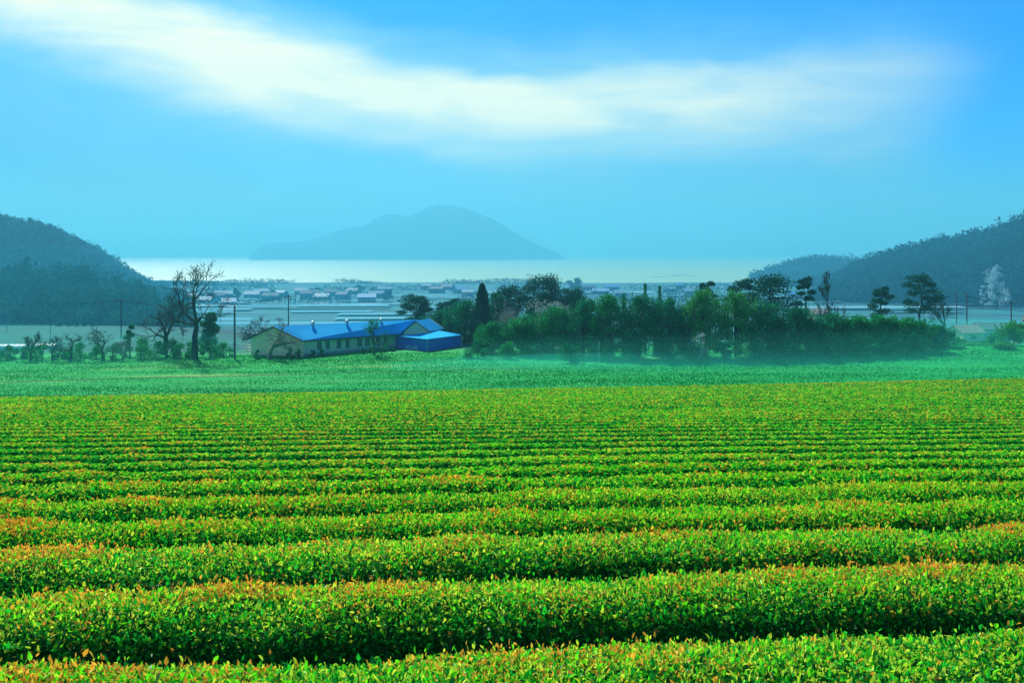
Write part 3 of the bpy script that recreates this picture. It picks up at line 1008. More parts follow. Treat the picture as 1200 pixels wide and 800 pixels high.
def make_building():
    zf = 20.3
    ze, zr = 23.2, 25.4
    A = V3(356, 154, zf)
    B = V3(470, 168, zf)
    D = V3(294, 157, zf)
    E = V3(505, 176, zf)
    R1 = V3(323, 155.5, zr)
    R2 = V3(488.5, 171, zr)
    root = empty('long_building', tuple((A + E) / 2 * [1, 1, 0] + [0, 0, zf]))
    tag(root, 'long cream single-storey building with bright blue roof and windows', 'building')
    org = np.array(root.location)

    def acc():
        return Acc()

    def fin(a, name, mat, parent=root, smooth=False):
        for i in range(len(a.v)):
            a.v[i] = a.v[i] - org
        o = a.build(name, mat, parent, smooth=smooth, tint=False)
        return o

    up = np.array([0, 0, 1.0])
    a = acc()
    hw = ze - zf
    # walls as a closed body with gable tops
    pts = [A, B, E, D]
    lo = np.array([p for p in pts])
    hi = np.array([p + up * hw for p in pts])
    v = np.vstack([lo, hi, [R1 - up * .12, V3(497, 172, zr - .12)]])
    a.add(v, [[0, 1, 5, 4], [1, 2, 6, 5], [2, 3, 7, 6], [3, 0, 4, 7]])
    a.f.append(np.array([[7, 4, 8], [5, 6, 9]]) + a.n - len(v))
    a.m.append(np.zeros(2, np.int32))
    fin(a, 'wall', M_WALL)
    # plinth strip
    a = acc()
    u = norm(B - A)
    nrm = np.array([u[1], -u[0], 0])
    ga = norm(D - A)
    gn = np.array([-ga[1], ga[0], 0])
    add_slab(a, [A + nrm * .05 + up * .45, B + nrm * .05 + up * .45, B + nrm * .003 + up * .45, A + nrm * .003 + up * .45], -up * .45)
    fin(a, 'plinth', M_CONC)
    # roof slabs
    eo = .45
    e1 = A + up * hw + nrm * eo - u * .35
    e2 = V3(476, 167.2, ze) - up * .0
    e2 = e2 + nrm * .2
    g = norm(R1 - R2)
    r1 = R1 + g * .45
    a = acc()
    dz = -up * .12
    e1[2] = ze - .10
    e2[2] = ze - .10
    add_slab(a, [e1, e2, R2, r1], dz)
    back1 = D + up * hw + norm(D - A) * .4 + g * .4
    back2 = E + up * hw + norm(D - A) * .4
    back1[2] = back2[2] = ze - .1
    add_slab(a, [r1, R2, back2, back1], dz)
    # standing seams on the front slope
    for k in range(1, 34):
        t = k / 34
        p, q = lerp(e1, e2, t), lerp(r1, R2, t)
        nn = norm(np.cross(e2 - e1, r1 - e1))
        w_ = u * .03
        add_slab(a, [p - w_ + nn * .06, p + w_ + nn * .06, q + w_ + nn * .06, q - w_ + nn * .06], -nn * .055)
    roof = fin(a, 'roof', M_BLUEROOF)
    # dark verge boards and fascia
    a = acc()
    for p, q in ((e1, r1), (back1, r1)):
        n2 = np.array([0, -.06, 0])
        add_slab(a, [p + n2 + up * .03, q + n2 + up * .03, q + up * .03 + n2 * .05, p + up * .03 + n2 * .05], -up * .28)
    add_slab(a, [e1 + nrm * .05 + up * .02, e2 + nrm * .05 + up * .02, e2 + nrm * .004 + up * .02, e1 + nrm * .004 + up * .02], -up * .26)
    fin(a, 'fascia', M_TRIM, roof)
    # ridge vents
    for px, py in ((362, 376.5), (401, 374), (442, 371.5)):
        t = (px - 323) / (488.5 - 323)
        c = lerp(R1, R2, t)
        c = c + nrm * .5 - up * .15
        a = acc()
        add_tubes(a, [(c - up * .1, c + up * .35, .22, .22)], 10)
        th = [(.0, .30), (.12, .38), (.28, .36), (.40, .22), (.45, .03)]
        ss = [(c + up * (.35 + th[i][0]), c + up * (.35 + th[i + 1][0]), th[i][1], th[i + 1][1]) for i in range(4)]
        add_tubes(a, ss, 12)
        fin(a, 'roof_vent', M_METAL, roof, smooth=True)
    # windows in the long wall
    for (x0, x1) in ((371, 377.2), (381, 386.6), (394, 400), (404.2, 410), (418, 424.2), (427.4, 433.4), (440, 446), (449, 455)):
        def tt(px):
            # intersect the ray through px with the wall line
            k = (px - 600.0) / F
            return (k * A[1] - A[0]) / (u[0] - k * u[1])
        s0, s1 = tt(x0), tt(x1)
        z0, z1 = zf + .85, zf + 2.5
        c = A + u * (s0 + s1) / 2
        w_ = s1 - s0
        ang = math.atan2(u[1], u[0])
        wd = empty('window', tuple(c - org + nrm * .02))
        wd.parent = root
        f = Acc()
        zc = (z0 + z1) / 2 - org[2] + (org[2] - c[2]) + 0
        zc = (z0 + z1) / 2 - c[2]
        for sgn in (-1, 1):
            off = u * sgn * (w_ / 2 - .04)
            add_box(f, off + [0, 0, zc], (.09, .10, z1 - z0 + .004), ang)
            add_box(f, [0, 0, zc + sgn * (z1 - z0 - .08) / 2], (w_ - .18, .095, .08), ang)
        add_box(f, [0, 0, zc], (.05, .085, z1 - z0 - .17), ang)
        add_box(f, nrm * .04 + [0, 0, z0 - c[2] - .06], (w_ + .12, .16, .07), ang)
        f.build('frame', M_WHITE, wd, tint=False)
        gl = Acc()
        add_box(gl, [0, 0, zc], (w_ - .1, .04, z1 - z0 - .1), ang)
        gl.build('pane', M_GLASS, wd, tint=False)
    # downpipe
    a = acc()
    c = A + u * .35 + nrm * .09
    add_tubes(a, [(c + up * .05, c + up * (hw - .15), .05, .05)], 8)
    fin(a, 'downpipe', M_WHITE)
    a = acc()
    c = B - u * .8 + nrm * .09
    add_tubes(a, [(c + up * .05, c + up * (hw - .15), .05, .05)], 8)
    fin(a, 'downpipe', M_WHITE)
    # cross gable above the annex
    P1, P2 = V3(473.5, 166.6, ze + .25), V3(505, 167.6, ze + .35)
    P3 = V3(488.5, 166.8, zr)
    a = acc()
    v = np.array([P1, P2, P3, P1 + [2, 6, 0], P2 + [2, 6, 0], P3 + [2, 6, 0], P1 - up * 3, P2 - up * 3])
    a.add(v, [[0, 3, 5, 2], [1, 2, 5, 4], [6, 7, 1, 0]])
    a.f.append(np.array([[0, 1, 2], [3, 5, 4]]) + a.n - len(v))
    a.m.append(np.zeros(2, np.int32))
    fin(a, 'gable', M_WALL)
    a = acc()
    n2 = np.array([-.3, -.5, 0])
    bk = np.array([1.9, 5.2, 0])
    s1 = norm(P1 - P3)
    s2 = norm(P2 - P3)
    add_slab(a, [P1 + s1 * .3 + n2 + up * .05, P3 + n2 + up * .05, P3 + bk + up * .05, P1 + s1 * .3 + bk + up * .05], up * .09)
    add_slab(a, [P3 + n2 + up * .05, P2 + s2 * .3 + n2 + up * .05, P2 + s2 * .3 + bk + up * .05, P3 + bk + up * .05], up * .09)
    gr = fin(a, 'gable_roof', M_BLUEROOF)
    a = acc()
    for s_, P_ in ((s1, P1), (s2, P2)):
        p = P_ + s_ * .3 + n2 * 1.03 + up * .15
        q = P3 + n2 * 1.03 + up * .15
        add_slab(a, [p, q, q - [0, .06, 0], p - [0, .06, 0]], -up * .2)
    fin(a, 'verge_board', M_TRIM, gr)
    # blue annex
    G_, F_, H_ = V3(464, 167.0, zf), V3(501, 160.5, zf), V3(539.5, 168.5, zf)
    K_ = V3(508, 174, zf)
    za = 22.72
    a = acc()
    hh = za - zf
    pts = [G_, F_, H_, K_]
    v = np.array(pts + [p + up * hh for p in pts])
    a.add(v, [[0, 1, 5, 4], [1, 2, 6, 5], [2, 3, 7, 6], [3, 0, 4, 7], [4, 5, 6, 7]])
    for p, q in ((G_, F_), (F_, H_)):
        uu = norm(q - p)
        nn = np.array([uu[1], -uu[0], 0])
        ln_ = np.linalg.norm(q - p)
        m = int(ln_ / .5)
        for k in range(m):
            c = p + uu * (k + .5) * ln_ / m + nn * .02
            add_box(a, c + up * hh / 2, (.10, .05, hh - .05), math.atan2(uu[1], uu[0]))
    ax = fin(a, 'annex_wall', M_BLUEWALL)
    a = acc()
    ov = .3
    g2, f2, h2_ = G_ + [-.3, -.2, hh + .03], F_ + [-.05, -.45, hh + .0], H_ + [.35, -.1, hh + .03]
    t1, t2 = V3(478.5, 170, 23.45), V3(508, 171, 23.5)
    m = V3(501, 161, 23.0)
    a_v = np.array([g2, f2, h2_, t2, t1])
    vv = np.vstack([a_v, a_v - up * .14])
    a.add(vv, [[0, 1, 6, 5], [1, 2, 7, 6], [2, 3, 8, 7], [3, 4, 9, 8], [4, 0, 5, 9], [0, 1, 3, 4]])
    a.f.append(np.array([[1, 2, 3]]) + a.n - len(vv))
    a.m.append(np.zeros(1, np.int32))
    fin(a, 'annex_roof', M_BLUEROOF)
    a = acc()
    add_tubes(a, [(H_ + [.25, -.15, 0], H_ + [.25, -.15, hh - .12], .07, .07)], 8)
    fin(a, 'post', M_WHITE)
    a = acc()
    add_tubes(a, [(F_ + [-.0, -.12, 0], F_ + [-.0, -.12, hh - .16], .06, .06)], 8)
    fin(a, 'post', M_METAL)
    return F_, G_


Fc, Gc = make_building()


def bicycle(name, label, base, rz, group):
    root = empty(name, tuple(base), rz)
    tag(root, label, 'bicycle', group)
    for x in (-.52, .52):
        a = Acc()
        n = 16
        pts = [np.array([x + .33 * math.cos(t * 2 * math.pi / n), 0, .34 + .33 * math.sin(t * 2 * math.pi / n)]) for t in range(n + 1)]
        add_tubes(a, [(pts[i], pts[i + 1], .022, .022) for i in range(n)], 5)
        add_tubes(a, [(np.array([x, 0, .34]), pts[i], .004, .004) for i in range(0, n, 2)], 3)
        a.build('wheel', M_WHITE, root, tint=False)
    a = Acc()
    P = {'r': (-.52, 0, .34), 'f': (.52, 0, .34), 's': (-.18, 0, .82), 'h': (.38, 0, .9), 'b': (-.05, 0, .32)}
    P = {k: np.array(v) for k, v in P.items()}
    add_tubes(a, [(P[i], P[j], .022, .022) for i, j in ('rs', 'sb', 'br', 'sh', 'bh', 'hf')], 5)
    a.build('frame', M_WHITE, root, tint=False)
    a = Acc()
    add_tubes(a, [((.38, 0, .9), (.36, 0, 1.02), .018, .018), ((.36, -.25, 1.02), (.36, .25, 1.02), .015, .015)], 5)
    a.build('handlebar', M_METAL, root, tint=False)
    a = Acc()
    add_tubes(a, [((-.32, 0, .88), (-.08, 0, .88), .07, .03)], 6)
    a.build('saddle', M_TRIM, root, tint=False)


uu = norm(Fc - Gc)
nn = np.array([uu[1], -uu[0], 0])
for i, (t, lb) in enumerate([(.50, 'left of two white bicycles leaning at the blue annex'), (.72, 'right of two white bicycles leaning at the blue annex')]):
    p = Gc + uu * np.linalg.norm(Fc - Gc) * t + nn * .8
    p[2] = ground(p[0], p[1]) + .02
    bicycle('bicycle', lb, p, math.atan2(uu[1], uu[0]) + .1 * i, 'bicycles beside the blue annex')


# ------------------------------------------------------------------ poles, wires, fences
def pole(label, px, top, d, group='utility poles', r=.13, arm=0.0, mat=None, insul=False, base_py=None, cat='utility pole', name='utility_pole'):
    base = at(px, d)
    h = CZ - (top - HOR) / F * d - base[2]
    root = empty(name, tuple(base - [0, 0, .2]))
    tag(root, label, cat, group)
    a = Acc()
    add_tubes(a, [((0, 0, 0), (0, 0, h + .2), r, r * .7)], 10)
    a.build('shaft', mat or M_POLE, root, smooth=True, tint=False)
    if arm:
        b = Acc()
        add_box(b, (0, -.1, h - .35), (arm, .1, .12))
        add_tubes(b, [((0, -.1, h - .9), (arm * .32, -.1, h - .4), .03, .03), ((0, -.1, h - .9), (-arm * .32, -.1, h - .4), .03, .03)], 5)
        b.build('crossarm', M_POLE, root, tint=False)
        for x in (-.45, -.15, .15, .45):
            c = Acc()
            add_tubes(c, [((x * arm, -.1, h - .29), (x * arm, -.1, h - .05), .05, .035)], 7)
            c.build('insulator', M_CONC, root, tint=False)
    return base + [0, 0, h]


pole('thick dark pole standing left of the cream gable wall', 275, 358, 152, r=.19)
pA = pole('power pole with crossarm in front of the left knoll', 142, 350, 200, arm=2.6, r=.16)
pB = pole('power pole with crossarm rising behind the blue roof', 338, 345, 205, arm=2.4, r=.15)
pole('thin pale pole at the far left edge of the photo', 8, 352, 215, r=.1, mat=M_CONC)
pole('thin pale pole in front of the knoll, left of the crossarm pole', 113, 352, 215, r=.1, mat=M_CONC)
pole('short thin pole above the left hedge', 59, 370, 190, r=.08)
pC = pole('tall thin pole left of the pair of right poles, beside the forked bare tree', 1121, 340, 200, r=.12)
pD = pole('dark pole standing behind the small grey shed', 1133, 344, 190, r=.15, arm=1.4)
pE = pole('dark pole near the right edge behind the flowering shrub', 1185, 352, 190, r=.15, arm=1.2)
pole('thin pole between the two free-standing pines', 1024, 352, 180, r=.09)
pole('short pale post in front of the bamboo under the smaller right pine', 1020, 411, 139.5, r=.07, mat=M_WHITE, cat='post', name='post', group='pale posts at the tree belt')
pole('short pale post in front of the bamboo under the larger right pine', 1051, 415, 139.5, r=.06, mat=M_WHITE, cat='post', name='post', group='pale posts at the tree belt')
pole('short pale post before the dark trees, left of the pale shrub', 702, 400, 141.5, r=.06, mat=M_WHITE, cat='post', name='post', group='pale posts at the tree belt')


def wire(label, p, q, sag, n=3):
    a = Acc()
    segs = []
    for k in range(n):
        off = np.array([(k - (n - 1) / 2) * .5, 0, -.3 + (.0 if n > 1 else 0)])
        prev = None
        for i in range(17):
            t = i / 16
            c = lerp(p, q, t) + off - np.array([0, 0, sag * 4 * t * (1 - t)])
            if prev is not None:
                segs.append((prev, c, .018, .018))
            prev = c
    add_tubes(a, segs, 4)
    tag(a.build('power_line', M_WIRE, tint=False), label, 'power line', 'overhead power lines')


wire('power line between the two dark poles on the right', pD, pE, .8)
wire('power line running from the crossarm pole to the left edge', pA, V3(-60, 200, pA[2]), 1.0)
wire('power line spanning from the left crossarm pole to the one behind the roof', pA, pB, 2.0)

# white slatted fence left of the gable
root = empty('slatted_fence', tuple(at(282, 158)))
tag(root, 'white slatted fence between the dark pole and the gable', 'fence')
for i, x in enumerate((-1.9, 0.0, 1.9)):
    a = Acc()
    add_box(a, (x, .06, .9), (.1, .1, 2.0))
    a.build('post', M_WHITE, root, tint=False)
for z in (.35, .85, 1.35, 1.85):
    a = Acc()
    add_box(a, (0, 0, z), (4.1, .05, .2))
    a.build('rail', M_WHITE, root, tint=False)


# greenhouses
def greenhouse(label, px, d, length, width, h, rz, group):
    b = at(px, d)
    root = empty('greenhouse', tuple(b), rz)
    tag(root, label, 'greenhouse', group)
    a = Acc()
    n, m = 12, 8
    v = []
    for i in range(m + 1):
        for j in range(n + 1):
            t = j / n * math.pi
            v.append([-length / 2 + length * i / m, -math.cos(t) * width / 2, math.sin(t) ** .7 * h])
    f = [[i * (n + 1) + j, (i + 1) * (n + 1) + j, (i + 1) * (n + 1) + j + 1, i * (n + 1) + j + 1] for i in range(m) for j in range(n)]
    a.add(v, f)
    for i in (0, m):
        ring = np.array(v[i * (n + 1):(i + 1) * (n + 1)])
        a.add(ring, [list(range(n + 1))])
    a.build('film', M_VINYL, root, smooth=False, tint=False)
    for i in range(m + 1):
        a = Acc()
        x = -length / 2 + length * i / m
        pts = [np.array([x, -math.cos(j / n * math.pi) * (width / 2 + .03), math.sin(j / n * math.pi) ** .7 * (h + .03)]) for j in range(n + 1)]
        add_tubes(a, [(pts[k], pts[k + 1], .03, .03) for k in range(n)], 4)
        a.build('hoop', M_METAL, root, tint=False)


GH = 'greenhouses beyond the left hedge'
greenhouse('long low white greenhouse beyond the left hedge, at the edge', 5, 171, 9, 3, 1.0, 0, GH)
greenhouse('short white greenhouse beyond the left hedge, near the pruned trees', 52, 173, 5, 3, .9, 0, GH)


# small gabled houses
def small_house(label, px, d, w, dpt, h, rz, wallm, roofm, group=None, name='farmhouse', cat='house', detail=False, z=None, sink=0.0):
    b = at(px, d)
    root = empty(name, tuple(b - [0, 0, .3 + sink]), rz)
    tag(root, label, cat, group)
    hw, hd = w / 2, dpt / 2
    rh = dpt * .28
    a = Acc()
    v = np.array([[-hw, -hd, 0], [hw, -hd, 0], [hw, hd, 0], [-hw, hd, 0], [-hw, -hd, h], [hw, -hd, h], [hw, hd, h], [-hw, hd, h], [-hw, 0, h + rh], [hw, 0, h + rh]])
    a.add(v, [[0, 1, 5, 4], [1, 2, 6, 5], [2, 3, 7, 6], [3, 0, 4, 7]])
    a.f.append(np.array([[5, 6, 9], [7, 4, 8]]) + a.n - len(v))
    a.m.append(np.zeros(2, np.int32))
    a.build('wall', wallm, root, tint=False)
    a = Acc()
    e = .35
    sl = rh / hd
    for s in (-1, 1):
        q = [[-hw - e, s * (hd + e), h - e * sl + .04], [hw + e, s * (hd + e), h - e * sl + .04], [hw + e, 0, h + rh + .04], [-hw - e, 0, h + rh + .04]]
        if s > 0:
            q = q[::-1]
        add_slab(a, q, (0, 0, .14))
    a.build('roof', roofm, root, tint=False)
    k = max(1, int(w / 3.2))
    for i in range(k):
        x = -hw + w * (i + .5) / k
        c = Acc()
        add_box(c, (x, -hd - .01, h * .55), (min(1.3, w / k * .55), .06, h * .4))
        c.build('window', M_GLASS, root, tint=False)
    return root


small_house('small grey-roofed shed behind the shrubs on the right', 1131, 168, 4.6, 4.2, 1.9, .25, M_WALL, M_TANROOF, name='shed', cat='shed')
small_house('dark low shed right of the small grey-roofed shed', 1163, 172, 6.0, 3.6, 2.2, -.1, M_CONC, M_GREYROOF, name='shed', cat='shed')
small_house('pale tiny shed glimpsed through the trees left of the right pines', 958, 185, 3, 3, 4.5, .2, M_WALL, M_TANROOF, name='shed', cat='shed')

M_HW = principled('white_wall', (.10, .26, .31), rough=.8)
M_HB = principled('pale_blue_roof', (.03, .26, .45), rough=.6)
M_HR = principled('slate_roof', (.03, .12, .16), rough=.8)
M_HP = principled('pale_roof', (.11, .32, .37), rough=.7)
rv = random.Random(17)
clusters = [('around the big gnarled bare tree', [(228, 352), (243, 356), (252, 352), (262, 349), (268, 359)]),
            ('above the left end of the blue roof', [(296, 349), (306, 344), (318, 352), (327, 347)]),
            ('right of the crossarm pole behind the roof', [(352, 344), (360, 350), (369, 346), (378, 352), (388, 347)]),
            ('above the middle of the blue roof', [(402, 351), (414, 345), (430, 353), (440, 349), (450, 343)]),
            ('left of the pointed cedar in the plain', [(500, 338), (512, 343), (524, 338), (540, 342), (548, 347)]),
            ('between the leaning pine and the slender conifers', [(690, 339), (704, 344), (716, 340), (727, 347)]),
            ('left of the belt pines in the plain', [(786, 341), (797, 337), (806, 346)]),
            ('between the umbrella pine and the leafless tree', [(930, 349), (958, 352), (985, 349), (1001, 353), (1012, 346)]),
            ('below the dark right hill', [(1056, 349), (1118, 348), (1150, 350), (1176, 348), (1195, 351)])]
for where, hs in clusters:
    for i, (px, py) in enumerate(hs):
        d = 36.0 * F / (py - HOR) * .99
        x = (px - 600) / F * d
        pos = 'leftmost' if i == 0 else 'rightmost' if i == len(hs) - 1 else ordw[i] + ' from the left'
        rm = rv.choice([('blue-roofed', M_HB), ('slate-roofed', M_HR), ('pale-roofed', M_HP)])
        small_house(f'tiny {rm[0]} farmhouse, {pos} {where}', px, d, rv.uniform(8, 15), rv.uniform(6, 9), rv.uniform(2.8, 4.5), rv.uniform(-.5, .5), M_HW, rm[1], 'farmhouses on the coastal plain')

# flooded paddies and vinyl strips on the plain
a = Acc()
b = Acc()
rng = np.random.default_rng(77)
for k in range(120):
    py = rng.uniform(334, 392)
    d = 35.5 * F / (py - HOR)
    px = rng.uniform(-40, 1240)
    if px < 170 and d < 520:
        continue
    w = rng.uniform(30, 110)
    l = rng.uniform(7, 15)
    x = (px - 600) / F * d
    X = np.array([[x - w / 2, d - l / 2], [x + w / 2, d - l / 2 + w * .05], [x + w / 2, d + l / 2 + w * .05], [x - w / 2, d + l / 2]])
    z = ground(X[:, 0], X[:, 1]).max() + .12 + .015 * k
    (a if rng.random() < .88 else b).add(np.column_stack([X, np.full(4, z)]), [[0, 1, 2, 3]])
m = principled('paddy_water', (.12, .30, .32), rough=.12, spec=.9)
tag(a.build('paddy_water', m, tint=False), kind='structure')
m = principled('plastic_mulch', (.20, .40, .44), rough=.5, spec=.4)
tag(b.build('mulched_field', m, tint=False), kind='structure')

# tree clumps on the plain
PT = 'tree clumps on the coastal plain'
for i, (px, top, py, w, lb) in enumerate([
    (276, 338, 352, 14, 'dark tree clump on the plain right of the gnarled tree'), (247, 344, 356, 16, 'dark tree clump on the plain seen through the gnarled tree'),
    (371, 338, 346, 22, 'low wooded mound on the plain above the blue roof'), (420, 335, 344, 20, 'tree clump on the plain above the roof middle'),
    (436, 338, 347, 12, 'small tree clump right of the one above the roof middle'), (674, 327, 337, 24, 'dome-shaped tree clump by the shore right of the tallest pines'),
    (455, 342, 352, 18, 'tree clump on the plain left of the first umbrella pine'), (320, 341, 350, 14, 'tree clump on the plain left of the crossarm pole'),
    (1008, 338, 352, 26, 'tree clump below the far blue hill'), (1098, 341, 352, 20, 'tree clump between the right pines and the hill')]):
    d = 36.0 * F / (py - HOR)
    broad_tree('tree_clump', lb, px, top, d, w, 700 + i, pal='hill', blobs=12, per=110, size=1.2 * d / 800, group=PT, skirt=.1)

# far shelter belt along the shore (a mass nobody could count)
a = Acc()
rng = np.random.default_rng(88)
n = 26000
d = rng.choice([1105, 1090, 900, 760, 640], n, p=[.3, .2, .2, .18, .12]) + rng.normal(size=n) * 4
px = rng.uniform(160, 1010, n)
x = (px - 600) / F * d
w1 = Wave(90, 1, .008, .05)
dens = w1(x[:, None].squeeze() + d) > -.1
x, d = x[dens], d[dens]
hgt = 2.5 + 2.2 * (Wave(91, 1, .02, .3)(x + d) + .6).clip(0)
P = np.stack([x, d, ground(x, d) + rng.uniform(0, 1, len(x)) * hgt], 1)
L = rng.uniform(1.0, 2.2, len(P))
add_leaves(a, P, rng.normal(size=P.shape) + [0, 0, .5], rng.normal(size=P.shape), L, L * .7, tints(rng, 'hill', len(P)), rich=False)
tag(a.build('shelter_belt', M_FOL), kind='stuff')

# small row of trees under the left knoll
NR = 'small round trees in a row below the left knoll'
for i, px in enumerate((70, 80, 90, 99, 108)):
    broad_tree('round_tree', ('leftmost' if i == 0 else 'rightmost' if i == 4 else ordw[i] + ' from the left') + ' of five small round trees below the knoll', px, 378, 262, 6, 720 + i, pal='dark', blobs=5, per=90, size=.4, group=NR)

# ------------------------------------------------------------------ the crop field's young grass (stuff)
rng = np.random.default_rng(55)
n = 150000
y = rng.uniform(104, 158, n)
x = rng.uniform(-.64, .66, n) * y
ok = ((y - .123 * x) > TEA_END + .2) & ~((np.abs(y - .123 * x - 135.8 - .5 * np.sin(x * .2)) < .45) & (x < 8))
x, y = x[ok], y[ok]
wv = Wave(56, 2, .05, .9)
hgt = .16 + .07 * wv(x * .35, y * 1.6)
P = np.stack([x, y, ground(x, y) - .02], 1)
T = rng.normal(size=P.shape) * .45 + [0, 0, 1]
tone = np.array([[.004, .26, .05], [.008, .35, .07], [.02, .42, .08], [.06, .42, .08]])[rng.choice(4, len(P), p=[.35, .38, .2, .07])]
a = Acc()
add_leaves(a, P, T, rng.normal(size=P.shape) * [1, 1, .1], hgt.clip(.06) * rng.uniform(.6, 1.3, len(P)), rng.uniform(.08, .2, len(P)), tone * rng.uniform(.7, 1.25, (len(P), 1)), rich=False)
tag(a.build('young_grass', M_FOL), kind='stuff')

# ------------------------------------------------------------------ tea hedges
PITCH = 1.7
SLOPE = .123
W_H = Wave(70, 2, .25, 1.6)
W_L = Wave(71, 2, .03, .15)
W_O = Wave(72, 2, .25, 1.4)
W_O2 = Wave(73, 2, .05, .25)
W_F = Wave(74, 2, 2.0, 7.0)
ordinals = ['nearest', 'second', 'third', 'fourth', 'fifth', 'sixth', 'seventh', 'eighth', 'ninth', 'tenth', 'eleventh', 'twelfth', 'thirteenth', 'fourteenth', 'fifteenth',
            'sixteenth', 'seventeenth', 'eighteenth', 'nineteenth', 'twentieth']
tens = {2: 'twenty', 3: 'thirty', 4: 'forty', 5: 'fifty'}
tens_o = {2: 'twentieth', 3: 'thirtieth', 4: 'fortieth', 5: 'fiftieth', 6: 'sixtieth'}
ones_o = ['', 'first', 'second', 'third', 'fourth', 'fifth', 'sixth', 'seventh', 'eighth', 'ninth']


def ordinal(k):
    k += 1
    if k <= 20:
        return ordinals[k - 1]
    t, o = divmod(k, 10)
    return tens_o[t] if o == 0 else f'{tens[t]}-{ones_o[o]}'


_S = np.linspace(0, 1, 2001)


def _raw(s):
    th = math.pi * (1 - s)
    return np.sign(np.cos(th)) * np.abs(np.cos(th)) ** .70 * .50, np.abs(np.sin(th)) ** .70 * .8


_A = np.concatenate([[0], np.cumsum(np.hypot(*[np.diff(q) for q in _raw(_S)]))])
_A /= _A[-1]


def profile(s):
    """s in 0..1 runs up the front face, over the top, down the back. Returns (across, up 0..1, outward normal across, up)."""
    s = np.interp(s, _A, _S)
    th = math.pi * (1 - s)
    c, sn = np.cos(th), np.sin(th)
    e = .70
    ax = np.sign(c) * np.abs(c) ** e
    up = np.abs(sn) ** e
    na = np.sign(c) * np.abs(c) ** (2 - e)
    nu = np.abs(sn) ** (2 - e)
    ln = np.sqrt(na ** 2 + nu ** 2)
    return ax, up, na / ln, nu / ln


